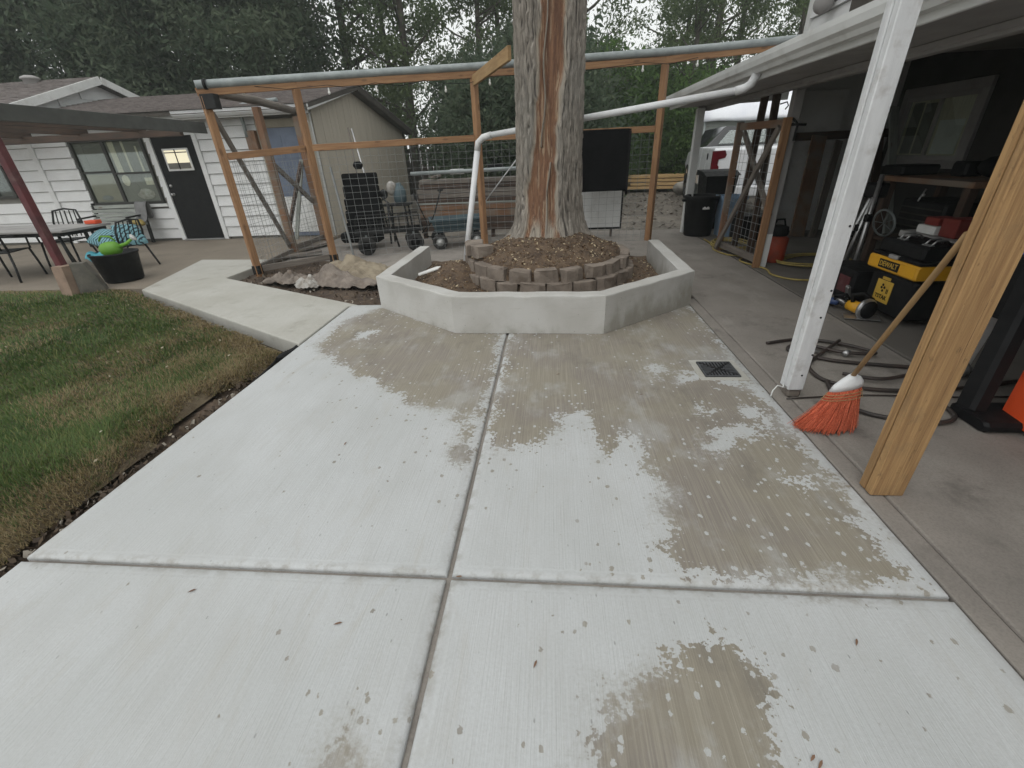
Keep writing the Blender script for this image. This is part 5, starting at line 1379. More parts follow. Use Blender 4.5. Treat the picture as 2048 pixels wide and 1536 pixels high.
# white canopy with grey wall
t = thing('white_canopy', 'bright white canopy tent seen through the carport', 'canopy', (8, 17, 0))
mb = MB(); n_ = 26; vs = []
for j, (yy, zz) in enumerate(((15.6, 2.03), (15.62, 2.14), (15.8, 2.5), (16.6, 2.95))):
    for i in range(n_): vs.append((4.5 + i * .45, yy + .02 * math.sin(i * 2.1), zz + .02 * math.sin(i * 1.7 + j) * (j < 3)))
mb.add(vs, [(j * n_ + i, j * n_ + i + 1, (j + 1) * n_ + i + 1, (j + 1) * n_ + i) for j in range(3) for i in range(n_ - 1)], None, True); cv = mb.build('canopy_roof', 'tent', t)
cv.modifiers.new('t', 'SOLIDIFY').thickness = .01
mb = MB(); mb.box((4.55, 15.8, -.1), (15, 15.84, 2.05), 0); mb.build('side_wall', 'bench_wood', t)
for x in (4.6, 5.75, 8.0, 10): mb = MB(); mb.tube([(x, 15.72, -.1), (x, 15.72, 2.05)], .03, 8); mb.build('pole', 'steel', t)

# ---------------------------------------------------------------- pickup truck
def vehicle_body(sections, m, par, name, smooth=True):
    """loft of closed outlines"""
    k = len(sections[0]); vs = [p for s_ in sections for p in s_]
    fs = [(r * k + i, r * k + (i + 1) % k, (r + 1) * k + (i + 1) % k, (r + 1) * k + i) for r in range(len(sections) - 1) for i in range(k)] + [tuple(range(k - 1, -1, -1)), tuple((len(sections) - 1) * k + i for i in range(k))]
    mb = MB(); mb.add(vs, fs, None, False); o = mb.build(name, m, par)
    b_ = o.modifiers.new('b', 'BEVEL'); b_.width = .035; b_.segments = 3; b_.limit_method = 'ANGLE'; b_.angle_limit = R_(25)
    return o
TRX, TRY, TRA = 5.52, 11.2, R_(81)
def tp(u, v_, z): return (TRX + math.cos(TRA) * u - math.sin(TRA) * v_, TRY + math.sin(TRA) * u + math.cos(TRA) * v_, z)
t = thing('pickup_truck', 'white pickup truck with dark cab, red tail lamp showing right of the far carport post', 'truck', tp(0, 0, 0))
W_ = 1.9
def sect(u, z0, z1, tuck=.0): return [tp(u, 0 + tuck, z0), tp(u, W_ - tuck, z0), tp(u, W_, z0 + .35), tp(u, W_ - tuck * .6, z1), tp(u, tuck * .6, z1), tp(u, 0, z0 + .35)]
bed = vehicle_body([sect(.06, .62, 1.33, .05), sect(.12, .55, 1.36, .05), sect(2.0, .5, 1.37, .04), sect(2.05, .5, 1.37, .04)], 'truck_white', t, 'cargo_bed')
cab = vehicle_body([sect(2.07, .45, 1.38, .04), sect(4.0, .45, 1.36, .04), sect(5.6, .5, 1.22, .08), sect(5.75, .55, 1.1, .12)], 'truck_white', t, 'body')
gh = vehicle_body([[tp(2.1, .08, 1.36), tp(2.1, 1.82, 1.36), tp(2.3, 1.35, 1.84), tp(2.3, .2, 1.84)], [tp(3.6, .08, 1.36), tp(3.6, 1.82, 1.36), tp(3.4, 1.4, 1.85), tp(3.4, .2, 1.85)], [tp(4.3, .1, 1.36), tp(4.3, 1.8, 1.36), tp(3.75, 1.68, 1.80), tp(3.75, .22, 1.80)]], 'car_dark', t, 'cab_roof')
for a_, b_ in ((2.35, 2.95), (3.05, 3.85)):
    mb = MB(); mb.prism([tp(a_, .075, 1.42), tp(b_, .075, 1.42), tp(b_ - .15, .165, 1.80), tp(a_ + .08, .165, 1.80)], (-.006 * math.sin(-TRA), -.006, 0)); mb.build('side_window', 'dark_glass', t)
mb = MB(); mb.prism([tp(2.10, .35, 1.44), tp(2.10, 1.5, 1.44), tp(2.235, 1.25, 1.74), tp(2.235, .4, 1.74)], tuple(Vector(tp(-.02, 0, 0)) - Vector(tp(0, 0, 0)))); mb.build('rear_window', 'glass', t)
tg = MB(); tg.prism([tp(.055, .14, .68), tp(.055, W_ - .14, .68), tp(.05, W_ - .14, 1.30), tp(.05, .14, 1.30)], tuple(Vector(tp(-.03, 0, 0)) - Vector(tp(0, 0, 0)))); tgo = tg.build('tailgate', 'truck_white', t)
mb = MB(); mb.lathe([(.001, 0), (.035, 0), (.04, .02), (.001, .025)], tp(.02, .42, 1.22), tuple(Vector(tp(-1, 0, 0)) - Vector(tp(0, 0, 0))), 14); mb.build('handle', 'black', tgo)
for v_, sgn in ((0, 1), (W_, -1)):
    # hooked lamp on the tail corner: tall bar with two lobes turned towards the tailgate
    out = [(.0, .72), (.0, 1.30), (.26, 1.31), (.30, 1.22), (.28, 1.16), (.14, 1.13), (.13, 1.02), (.17, .98), (.17, .76), (.13, .72)]
    mb = MB(); mb.prism([tp(.005, v_ + sgn * (a_ - .012), b_) for a_, b_ in out], tuple(Vector(tp(.06, 0, 0)) - Vector(tp(0, 0, 0)))); mb.build('tail_lamp', 'tail_red', t)
mb = MB(); mb.lathe([(.001, 0), (.07, 0), (.075, .012), (.001, .014)], tp(.85, W_ - .01, 1.18), tuple(Vector(tp(0, 1, 0)) - Vector(tp(0, 0, 0))), 18); mb.build('fuel_cap', 'black', t)
bp = vehicle_body([[tp(-.14, .0, .36), tp(.3, -.02, .36), tp(.3, -.02, .56), tp(-.14, .0, .56)], [tp(-.2, .5, .36), tp(.1, .5, .36), tp(.1, .5, .58), tp(-.2, .5, .58)], [tp(-.2, 1.4, .36), tp(.1, 1.4, .36), tp(.1, 1.4, .58), tp(-.2, 1.4, .58)], [tp(-.14, 1.9, .36), tp(.3, 1.92, .36), tp(.3, 1.92, .56), tp(-.14, 1.9, .56)]], 'truck_white', t, 'bumper')
for v0, v1 in ((.10, .34), (1.56, 1.8)):
    mb = MB(); mb.prism([tp(-.215, v0, .42), tp(-.215, v1, .42), tp(-.215, v1, .53), tp(-.215, v0, .53)], tuple(Vector(tp(.06, 0, 0)) - Vector(tp(0, 0, 0)))); mb.build('bumper_step', 'black', bp)
mb = MB(); mb.prism([tp(.32, -.012, .36), tp(.62, -.012, .36), tp(.62, -.012, .50), tp(.32, -.012, .50)], tuple(Vector(tp(0, .03, 0)) - Vector(tp(0, 0, 0)))); mb.build('mud_flap', 'black', t)
axv = Vector(tp(0, 1, 0)) - Vector(tp(0, 0, 0))
for u in (1.05, 4.75):
    for v_ in (.10, W_ - .10):
        wheel(tp(u, v_, .27), .40, .25, axv, t, 'alu')
    mb = MB(); n_ = 16
    for v_ in (-.012, W_ + .012): mb.lathe([(.40, -.01), (.47, -.01), (.47, .01), (.40, .01)], tp(u, v_, .42), axv, 24)
    mb.build('wheel_arch', 'black', t)
# hills of rubble strip: old back fence
t = thing('board_fence', 'dark board fence at the very back of the yard', 'fence', (0, 27, 0))
for k in range(60):
    x = -14 + k * .32; mb = MB(); mb.box((x, 27 + .01 * (k % 3), -.2), (x + .30, 27.03 + .01 * (k % 3), 1.75 + .03 * (k % 4)), .004); mb.build('board', 'dark_wood', t)
# ================================================================ RIGHT HOUSE WITH CARPORT
house2 = thing('carport_house', 'grey white house with open carport, gutter and low eave at the right', 'house', (4, 3, 0))
def h2(lo, hi, m, name, par=house2, bev=.005):
    mb = MB(); mb.box(lo, hi, bev); return mb.build(name, m, par)
# eave: fascia, gutter, soffit, beam
h2((2.03, -3, 2.0), (2.06, 9.1, 2.17), 'white', 'fascia_board')
gp = [(2.028, 2.172), (2.028, 2.045), (1.965, 2.045), (1.945, 2.075), (1.915, 2.095), (1.905, 2.14), (1.905, 2.178), (1.92, 2.178), (1.92, 2.145), (1.93, 2.105), (1.958, 2.085), (1.975, 2.058), (2.016, 2.058), (2.016, 2.172)]
mb = MB(); mb.prism([(x, -3, z) for x, z in gp], (0, 12.12, 0)); mb.build('gutter', 'white', house2)
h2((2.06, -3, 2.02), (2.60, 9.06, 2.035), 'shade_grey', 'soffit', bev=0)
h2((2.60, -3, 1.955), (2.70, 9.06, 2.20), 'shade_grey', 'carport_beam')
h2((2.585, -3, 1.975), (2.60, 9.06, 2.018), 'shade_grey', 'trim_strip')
# roof: sheathing and shingles
mb = MB(); mb.prism([(2.0, -3, 2.18), (5.9, -3, 2.86), (5.9, -3, 2.80), (2.0, -3, 2.12)], (0, 12.15, 0)); rf2 = mb.build('roof', 'shade_grey', house2)
mb = MB(); yy = -3
while yy < 9.1:
    for k in range(8):
        mb.box((1.985 + k * .12, yy + .002, 2.178 + k * .021), (1.985 + k * .12 + .14, yy + .298, 2.188 + k * .021), 0)
    yy += .3
mb.build('shingle_course', 'shingle', rf2, kind='stuff')
for k in range(16):
    y = -2.8 + k * .75
    mb = MB(); mb.obox((2.72, y, 2.17), (5.6, y, 2.67), .04, .12); mb.build('rafter', 'dark_wood', house2)
mb = MB(); mb.obox((2.45, 8.9, 2.03), (3.95, 8.9, 2.27), .09, .19); mb.build('end_beam', 'shade_grey', house2)
mb = MB(); mb.prism([(2.05, 9.07, 2.02), (3.95, 9.07, 2.06), (3.95, 9.07, 2.46), (2.05, 9.07, 2.16)], (0, .03, 0)); mb.build('gable_trim', 'white', house2)
# posts along the eave
h2((2.43, 8.80, 0), (2.55, 8.92, 1.99), 'white', 'carport_post'); h2((2.70, 6.03, .40), (2.80, 6.13, 1.96), 'shade_grey', 'carport_post'); h2((2.699, 6.029, 0), (2.801, 6.131, .42), 'white', 'post_foot')
# walls
h2((5.5, -3, 0), (5.6, 9.1, 2.75), 'shade_int', 'back_wall', bev=0)  # pale wall coloured near black for the porch shade
h2((3.88, 8.72, 0), (5.5, 8.80, 2.7), 'white', 'end_wall', bev=0)
h2((3.86, 8.60, 0), (3.98, 8.719, 2.3), 'white', 'corner_post')
h2((4.02, 8.66, 1.56), (4.68, 8.718, 2.14), 'white', 'wall_panel'); h2((3.99, 8.63, 1.44), (5.45, 8.718, 1.56), 'dark_wood', 'ledger_board')
h2((2.66, -3, 0), (2.70, 1.45, 1.955), 'siding', 'added_front_wall', bev=0)  # unseen wall added to keep daylight out of the porch
h2((2.70, -3, 0), (5.5, -2.95, 2.7), 'shade_int', 'added_near_wall', bev=0)  # unseen end wall added so the porch stays dark
# upper storey
for k in range(9):
    z0 = 2.22 + k * .165
    mb = MB(); mb.prism([(2.640, -3, z0 + .005), (2.672, -3, z0 + .163), (2.69, -3, z0 + .163), (2.69, -3, z0 + .005)], (0, 9.0, 0))
    o = random.random() * 9; mb.c = [(c[1] + o, c[0], c[2]) for c in mb.v]; mb.build('siding_board', 'siding', house2)
for k in range(9):
    z0 = 2.22 + k * .165
    mb = MB(); mb.prism([(2.70, 6.035, z0), (2.70, 6.02, z0 + .163), (2.70, 6.0, z0 + .163), (2.70, 6.0, z0)], (3.2, 0, 0)); mb.build('siding_board', 'siding', house2)
h2((2.64, 5.955, 2.21), (2.70, 6.045, 3.7), 'white', 'corner_trim')
h2((2.69, -3, 2.2), (5.9, 5.98, 3.75), 'inner_grey', 'upper_wall', bev=0)
mb = MB(); mb.prism([(2.3, -3.2, 3.70), (5.9, -3.2, 4.5), (5.9, -3.2, 4.42), (2.3, -3.2, 3.62)], (0, 9.5, 0)); mb.build('upper_roof', 'shade_grey', house2)
h2((2.612, 4.35, 2.36), (2.638, 5.18, 3.3), 'brown_fascia', 'shutter', bev=.006)
# flood lamp dome on the upper wall
t = thing('wall_lamp', 'round grey globe lamp on the upper white wall above the gutter', 'lamp', (2.6, 5.5, 2.6))
mb = MB(); mb.lathe([(.001, 0), (.07, 0), (.07, .02), (.04, .03), (.04, .06), (.001, .06)], (2.655, 5.52, 2.66), (-1, 0, -.2), 16); mb.build('base', 'shade_grey', t)
mb = MB(); mb.ball((2.55, 5.54, 2.585), (.085, .085, .08), 18, 12); mb.build('globe', 'shade_grey', t)
# back window of the porch
wf = MB()
for lo, hi in (((7.0, 1.02), (8.55, 1.12)), ((7.0, 1.95), (8.55, 2.07)), ((7.0, 1.12), (7.12, 1.95)), ((8.43, 1.12), (8.55, 1.95))): wf.box((5.45, lo[0], lo[1]), (5.499, hi[0], hi[1]), .005)
wfo = wf.build('window', 'shade_grey', house2)
wf = MB()
for lo, hi in (((7.12, 1.12), (8.43, 1.18)), ((7.12, 1.89), (8.43, 1.95)), ((7.12, 1.18), (7.18, 1.89)), ((8.37, 1.18), (8.43, 1.89)), ((7.74, 1.18), (7.80, 1.89))): wf.box((5.465, lo[0], lo[1]), (5.497, hi[0], hi[1]), .003)
wf.build('sash', 'shade_grey', wfo)
h2((5.4965, 7.15, 1.15), (5.4985, 8.4, 1.92), 'cream', 'window_back', wfo, 0)  # cream sheet brightens the panes like a reflection
mb = MB(); mb.box((5.478, 7.18, 1.18), (5.482, 8.37, 1.89), 0); mb.build('pane', 'glass', wfo)
for y0, y1, z0, z1, m in ((8.1, 8.3, 1.2, 1.87, 'inner_grey'), (7.25, 7.68, 1.2, 1.62, 'white'), (7.85, 8.05, 1.2, 1.85, 'inner_grey')):
    h2((5.486, y0, z0), (5.496, y1, z1), m, 'curtain_reflection', wfo, 0)  # pale and grey strips painted as outdoor reflections in the glass

# ================================================================ NEAR POSTS
t = thing('white_post', 'near chipped white post of two boards standing at the slab seam', 'post', (1.55, 2.62, 0))
mb = MB(); mb.obox((1.552, 2.598, .055), (1.552, 2.598, 2.75), .095, .046, (0, 1, 0), .005); mb.build('post_board', 'white_worn', t)
mb = MB(); mb.obox((1.550, 2.655, .05), (1.550, 2.655, 2.75), .092, .050, (0, 1, 0), .005); mb.build('post_board', 'white_worn', t)
mb = MB(); mb.box((1.515, 2.585, -.005), (1.60, 2.67, .058), .012); mb.build('rotted_foot', 'grey_wood', t)
for x, z in ((1.578, 1.05), (1.585, .70), (1.572, .54), (1.59, .30), (1.565, .16)):
    mb = MB(); mb.lathe([(.001, .0), (.006, .0), (.006, .003), (.001, .003)], (x, 2.5755, z), (0, -1, 0), 8); mb.build('nail', 'black', t)
mb = MB(); mb.tube([(1.50, 2.60, .06), (1.45, 2.60, .075), (1.425, 2.59, .045), (1.41, 2.57, .012)], .004, 6); mb.tube([(1.50, 2.585, .07), (1.47, 2.57, .10), (1.46, 2.555, .085)], .004, 6); mb.build('wire_tail', 'white', t)
t = thing('timber_post', 'big yellow timber post of two laminated boards nearest the camera', 'post', (1.54, 1.7, 0))
for y in (1.686, 1.730):
    mb = MB(); mb.obox((1.5425, y, .0), (1.5425, y, 2.75), .145, .039, (0, 1, 0), .004); mb.build('post_board', 'fir_post', t)

# ================================================================ BROOM
t = thing('broom', 'broom with orange bristles and white cap leaning behind the yellow timber post', 'broom', (1.66, 2.3, 0))
c0 = Vector((1.685, 2.325, .285)); c1 = Vector((1.53, 1.85, 1.04)); hd = (c1 - c0).normalized()
mb = MB(); mb.tube([c0 - hd * .02, c0.lerp(c1, .5), c1, c1 + hd * .12], .0125, 10); mb.build('handle', 'fir', t)
mb = MB(); secs = []
for cx_, cy2, cz_, hw, th in ((1.684, 2.325, .292, .017, .017), (1.680, 2.322, .275, .045, .022), (1.670, 2.316, .245, .074, .027), (1.660, 2.310, .212, .084, .028)):
    secs.append([(cx_ + hw * math.cos(a), cy2 + th * math.sin(a), cz_ + .02 * hw / .084 * math.cos(a)) for a in np.linspace(0, 2 * math.pi, 20, endpoint=False)])
mb.add([p for s_ in secs for p in s_], [(r * 20 + i, r * 20 + (i + 1) % 20, (r + 1) * 20 + (i + 1) % 20, (r + 1) * 20 + i) for r in range(3) for i in range(20)] + [tuple(range(20)), tuple(60 + i for i in range(19, -1, -1))], None, True); mb.build('cap', 'pvc', t)
mb = MB()
for k in range(1150):
    a = random.random() * 6.283; q = random.random() ** .5; u = q * math.cos(a); v2 = q * math.sin(a)
    s0 = Vector((1.660 + u * .080, 2.310 + v2 * .024, .215 + .02 * u))
    s3 = Vector((1.555 + u * .165 + random.gauss(0, .013), 2.235 + v2 * .055 - .035 * (1 - u * u) + random.gauss(0, .008), max(.004, .012 + .012 * random.gauss(0, 1) + .03 * max(0, abs(u) - .8))))
    s1 = s0.lerp(s3, .33) + Vector((.020 - .012 * u, .012, .0)); s2 = s0.lerp(s3, .68) + Vector((.014 - .01 * u, .008, -.004))
    mb.tube([s0, s1, s2, s3], [.0018, .0018, .0017, .0012], 3, False)
mb.c = list(mb.v); mb.build('bristles', 'bristle', t, kind='stuff')
mb = MB()
for k in (.10, .17, .24):
    P = []
    for a in np.linspace(0, 2 * math.pi, 24, endpoint=False):
        s0 = Vector((1.660 + math.cos(a) * .083, 2.310 + math.sin(a) * .028, .215 + .02 * math.cos(a))); s3 = Vector((1.555 + math.cos(a) * .175, 2.215 + math.sin(a) * .06, .01)); P.append(s0.lerp(s3, k) + Vector((.012, .006, 0)) * k * 3)
    mb.tube(P, .0022, 5, closed=True)
mb.build('stitching', 'fir', t)

# ================================================================ BINS
t = thing('rubbish_bin', 'round black rubbish bin with a white paper label beside the far carport post', 'bin', (2.72, 8.55, 0))
BX, BY = 2.64, 8.56
mb = MB(); mb.lathe([(.001, 0), (.225, 0), (.235, .03), (.275, .60), (.295, .61), (.30, .66), (.285, .67), (.27, .66), (.22, .05), (.001, .05)], (BX, BY, 0), (0, 0, 1), 30); mb.build('tub', 'black', t)
mb = MB(); a0 = -1.75
mb.add([(BX + .267 * math.cos(a0 + q), BY + .267 * math.sin(a0 + q), z) for z in (.46, .60) for q in np.linspace(0, .45, 6)], [(i, i + 1, 7 + i, 6 + i) for i in range(5)]); mb.build('label', 'sticker', t)
for sg in (-1, 1): mb = MB(); mb.box((BX + sg * .30 - .03, BY - .05, .57), (BX + sg * .30 + .03, BY + .05, .61), .008); mb.build('handle', 'black', t)
t = thing('wheelie_bin', 'tall square black bin behind the round rubbish bin', 'bin', (3.05, 9.35, 0))
mb = MB(); mb.add([(2.86 + .04, 9.12 + .04, 0), (3.36 - .04, 9.12 + .04, 0), (3.36 - .04, 9.62 - .04, 0), (2.90, 9.58, 0), (2.84, 9.10, .93), (3.40, 9.10, .93), (3.40, 9.64, .93), (2.84, 9.64, .93)], [(3, 2, 1, 0), (0, 1, 5, 4), (1, 2, 6, 5), (2, 3, 7, 6), (3, 0, 4, 7), (4, 5, 6, 7)]); mb.build('body', 'black', t)
mb = MB(); mb.prism([(2.81, 9.06, .93), (2.81, 9.30, 1.0), (2.81, 9.66, 1.02), (2.81, 9.70, .93)], (.62, 0, 0)); mb.build('lid', 'black', t)
t = thing('recycling_bin', 'light blue square bin between the black bins and the leaning gate', 'bin', (3.15, 8.3, 0))
mb = MB(); q = lambda r, z: [(3.10 - r, 8.45 - r, z), (3.10 + r, 8.45 - r, z), (3.10 + r, 8.45 + r, z), (3.10 - r, 8.45 + r, z)]
L_ = q(.15, 0) + q(.19, .60) + q(.205, .605) + q(.205, .66) + q(.185, .66) + q(.145, .03)
mb.add(L_, [(3, 2, 1, 0)] + [(r * 4 + i, r * 4 + (i + 1) % 4, (r + 1) * 4 + (i + 1) % 4, (r + 1) * 4 + i) for r in range(5) for i in range(4)] + [(20, 21, 22, 23)]); mb.build('tub', 'blue_bin', t)
mb = MB(); mb.box((2.93, 8.19, .50), (3.02, 8.26, .56), .01); mb.build('handle', 'blue_bin', t)

# ================================================================ GATE AND LEANING TIMBER
t = thing('wire_gate', 'loose timber gate with crossed braces and wire, leaning at the carport edge', 'gate', (2.6, 6.6, 0))
ga, gb = (2.57, 7.16), (2.67, 6.02)
def gbar(a, za, b_, zb, w_=.045, h=.085, m='cedar_dark', n='stile'):
    mb = MB(); mb.obox((*a, za), (*b_, zb), w_, h, (0, 0, 1) if abs(za - zb) < .3 else (0, 1, 0)); mb.build(n, m, t)
gbar(ga, .0, ln(ga, gb, -.0), 1.70, .085, .045, 'cedar_dark'); gbar(gb, .0, gb, 1.69, .085, .05, 'cedar')
gbar(ln(ga, gb, .04), 1.645, ln(ga, gb, .96), 1.635, n='rail'); gbar(ln(ga, gb, .04), .10, ln(ga, gb, .96), .10, n='rail', m='grey_wood')
off = (.0, .0)
mb = MB(); mb.obox((ga[0] - .05, ga[1], .05), (gb[0] - .05, gb[1] + .06, 1.60), .035, .085, (0, 1, 0)); mb.build('brace', 'grey_wood', t)
mb = MB(); mb.obox((ga[0] + .045, ga[1] - .06, 1.58), (gb[0] + .045, gb[1] + .02, .62), .035, .085, (0, 1, 0)); mb.build('brace', 'grey_wood', t)
wire_panel(ln(ga, gb, .04), ln(ga, gb, .96), .12, 1.6, .12, 1.6, t, .11)
mb = MB(); mb.tube([(gb[0] + .05, gb[1], 1.68), (gb[0] + .11, gb[1] - .02, 1.62), (gb[0] + .10, gb[1] - .03, 1.45)], .012, 6); mb.tube([(gb[0] + .02, gb[1], 1.62), (gb[0] + .20, gb[1] - .03, 1.61)], .014, 6); mb.build('latch', 'black_metal', t)
G2 = 'timbers leaning behind the loose gate'
for a, b_, m, lb in (((2.86, 7.35, 0), (2.76, 7.0, 1.98), 'dark_wood', 'left brown timber leaning behind the loose gate'), ((2.95, 6.95, 0), (2.78, 6.7, 1.97), 'dark_wood', 'right brown timber leaning behind the loose gate, a hook on it')):
    mb = MB(); mb.obox(a, b_, .085, .05, (0, 1, 0)); mb.build('leaning_timber', m, label=lb, cat='timber', group=G2)
mb = MB(); mb.tube([(2.83, 6.68, 1.86), (2.90, 6.66, 1.88), (2.92, 6.65, 1.84), (2.89, 6.65, 1.80)], .008, 6); mb.build('wire_hook', 'black_metal', label='small black hook on the right leaning timber', cat='hook')
BO = 'boards leaning on the carport end wall'
for k, (xb, xt, yb, zt, w_, m, lb) in enumerate([
    (4.15, 4.35, 8.1, 1.5, .24, 'cedar_dark', 'wide brown plywood strip leaning leftmost on the carport end wall'),
    (4.55, 5.02, 7.75, 2.05, .26, 'dark_wood', 'wide near black board leaning in the middle of the end wall'),
    (4.75, 5.1, 7.7, 1.75, .10, 'grey_wood', 'narrow grey board leaning next to the near black one'),
    (4.9, 5.2, 7.45, 1.7, .12, 'dark_wood', 'dark narrow board second from the right on the end wall'),
    (5.02, 5.32, 7.2, 1.85, .13, 'bench_wood', 'pale board leaning rightmost, next to the white post in view'),
    (4.35, 4.62, 8.0, 1.42, .12, 'grey_wood', 'short grey board leaning beside the brown plywood strip')]):
    mb = MB(); mb.obox((xb, yb, 0), (xt, 8.56 - .02 * k, zt), w_, .03, (0, 1, .3)); mb.build('leaning_board', m, label=lb, cat='board', group=BO)
mb = MB(); mb.tube([(3.4, 7.9, .0), (3.5, 8.0, .5), (3.62, 8.1, 1.0), (3.78, 8.2, 1.25), (3.74, 8.18, .9), (3.58, 8.1, .6)], .012, 6); mb.build('bent_rod', 'black_metal', label='bent black rod standing behind the loose gate', cat='rod')
mb = MB(); mb.box((3.05, 7.75, 0), (3.55, 8.15, .40), .015); mb.build('black_crate', 'black', label='black box on the floor behind the wire of the gate', cat='crate')

# yellow hose and orange drum
def coil(c, r, n, seed, z=.018, sq=.75, rz=0):
    rs = random.Random(seed); P = []
    for k in range(n * 16):
        a = k * math.pi / 8; rr = r * (1 + .18 * math.sin(k * .37 + seed) + .05 * rs.random())
        x, y = rr * math.cos(a), rr * sq * math.sin(a); P.append((c[0] + x * math.cos(rz) - y * math.sin(rz) + .04 * math.sin(k * .11), c[1] + x * math.sin(rz) + y * math.cos(rz) + .05 * math.cos(k * .09), z + .009 * (k // 16) + .006 * math.sin(k * .8)))
    return P
def smooth(P, k=6):
    P = [Vector(p) for p in P]; out = []
    for i in range(len(P) - 1):
        p0, p1, p2, p3 = P[max(i - 1, 0)], P[i], P[i + 1], P[min(i + 2, len(P) - 1)]
        for q in range(k):
            s_ = q / k; out.append(.5 * ((2 * p1) + (p2 - p0) * s_ + (2 * p0 - 5 * p1 + 4 * p2 - p3) * s_ ** 2 + (3 * p1 - p0 - 3 * p2 + p3) * s_ ** 3))
    return out + [P[-1]]
mb = MB(); mb.tube(smooth([(2.62, 8.05, .012), (2.60, 7.6, .012), (2.50, 7.15, .012), (2.56, 6.80, .012), (2.72, 6.62, .014), (2.60, 6.35, .012), (2.74, 5.9, .012), (2.70, 5.6, .012), (2.85, 5.35, .012), (3.2, 5.3, .012), (3.6, 5.25, .012)], 8), .011, 7)
mb.tube(coil((2.80, 7.45, 0), .26, 5, 3, .014, 1.5), .011, 7); mb.build('yellow_hose', 'yellow_hose', label='yellow hose coiled by the foot of the loose gate and trailing along the seam', cat='hose')
mb = MB(); mb.tube(coil((3.45, 6.2, 0), .45, 4, 8, .014, .7, .3), .010, 7); mb.tube(coil((3.7, 5.55, 0), .38, 3, 11, .03, .6, .1), .010, 7); mb.build('yellow_rope', 'yellow_hose', label='dull yellow cord looped on the garage floor behind the white corner post', cat='rope')
t = thing('orange_drum', 'orange drum with black top standing behind the white corner post', 'drum', (2.95, 5.75, 0))
mb = MB(); mb.lathe([(.001, 0), (.14, 0), (.145, .03), (.15, .30), (.11, .34), (.001, .34)], (3.02, 6.38, 0), (0, 0, 1), 20); mb.build('body', 'drum_orange', t)
mb = MB(); mb.lathe([(.12, .34), (.13, .36), (.12, .45), (.05, .47), (.001, .47)], (3.02, 6.38, 0), (0, 0, 1), 18); mb.tube([(2.95, 6.38, .45), (2.98, 6.38, .54), (3.07, 6.38, .54), (3.10, 6.38, .45)], .014, 7); mb.build('motor_head', 'black', t)

# ================================================================ TOOLBOX STACK
def txt(s_, size, loc, rot, m, name, par, ext=.0015, sx=1.0, weight=None):
    cu = bpy.data.curves.new(name, 'FONT'); cu.body = s_; cu.size = size; cu.extrude = ext; cu.align_x = 'CENTER'; cu.align_y = 'CENTER'; cu.resolution_u = 2; cu.offset = .0006
    tmp = bpy.data.objects.new('tmp', cu); COL.objects.link(tmp)
    bpy.context.view_layer.update(); dg = bpy.context.evaluated_depsgraph_get(); me = bpy.data.meshes.new_from_object(tmp.evaluated_get(dg)); bpy.data.objects.remove(tmp)
    m4 = Matrix.Translation(loc) @ Euler(rot).to_matrix().to_4x4() @ Matrix.Diagonal((sx, 1, 1, 1))
    if par: m4 = Matrix.Translation(-OFF[par.name]) @ m4
    me.transform(m4); me.materials.clear(); me.materials.append(M[m]); o = bpy.data.objects.new(name, me); COL.objects.link(o); o.parent = par; OFF[o.name] = OFF[par.name]
    a = me.attributes.new('co', 'FLOAT_VECTOR', 'POINT'); return o
t = thing('rolling_toolbox', 'black rolling toolbox stack with a yellow middle tray and yellow label', 'toolbox', (3.15, 4.05, 0))
def tb(lo, hi, m, name, bev=.012, par=None): mb = MB(); mb.box(lo, hi, bev); return mb.build(name, m, par or t)
FX = 2.955
tb((FX + .015, 3.80, .05), (FX + .38, 4.32, .385), 'black', 'base_box', .02)
tr2 = tb((FX - .01, 3.79, .40), (FX + .39, 4.40, .515), 'yellow', 'tray', .014)
tb((FX + .0, 3.80, .517), (FX + .38, 4.39, .545), 'black', 'tray_lid'); tb((FX + .02, 3.83, .546), (FX + .36, 4.36, .66), 'black', 'top_case', .02)
lb = tb((FX - .014, 3.99, .425), (FX - .0105, 4.24, .497), 'black', 'nameplate', .002, tr2)
txt('DEWALT', .060, (FX - .0155, 4.115, .461), (R_(90), 0, R_(-90)), 'yellow_label', 'lettering', lb, sx=.92)
st_ = tb((FX + .0105, 4.01, .135), (FX + .0145, 4.21, .325), 'yellow_label', 'label', .002); tb((FX + .010, 4.06, .33), (FX + .0147, 4.16, .355), 'yellow_label', 'label_tab', .002)
txt('TSTAK', .05, (FX + .009, 4.11, .18), (R_(90), 0, R_(-90)), 'black', 'lettering', st_)
mb = MB()
for dy_, dz_ in ((0, 0), (.02, .025), (-.015, .03), (.01, .05)): mb.ball((FX + .0095, 4.115 + dy_, .235 + dz_), (.001, .014, .012), 8, 6)
for dy_ in (-.065, -.05): mb.box((FX + .0085, 4.11 + dy_, .22), (FX + .0102, 4.118 + dy_, .26), 0)
mb.build('print_mark', 'black', st_)
for y in (3.93, 4.22):
    mb = MB(); mb.tube([(FX + .10, y - .04, .665), (FX + .13, y - .04, .70), (FX + .22, y - .02, .70), (FX + .25, y - .02, .665)], .008, 6); mb.tube([(FX + .10, y + .03, .665), (FX + .13, y + .03, .70), (FX + .22, y + .05, .70), (FX + .25, y + .05, .665)], .008, 6); mb.box((FX + .08, y - .05, .655), (FX + .12, y + .04, .668), .003); mb.build('latch', 'alu', t)
tb((FX - .012, 4.05, .517), (FX + .02, 4.16, .55), 'shade_grey', 'front_clasp', .005)
for y in (3.83, 4.29): wheel((FX + .34, y, .06), .06, .04, (0, 1, 0), t)

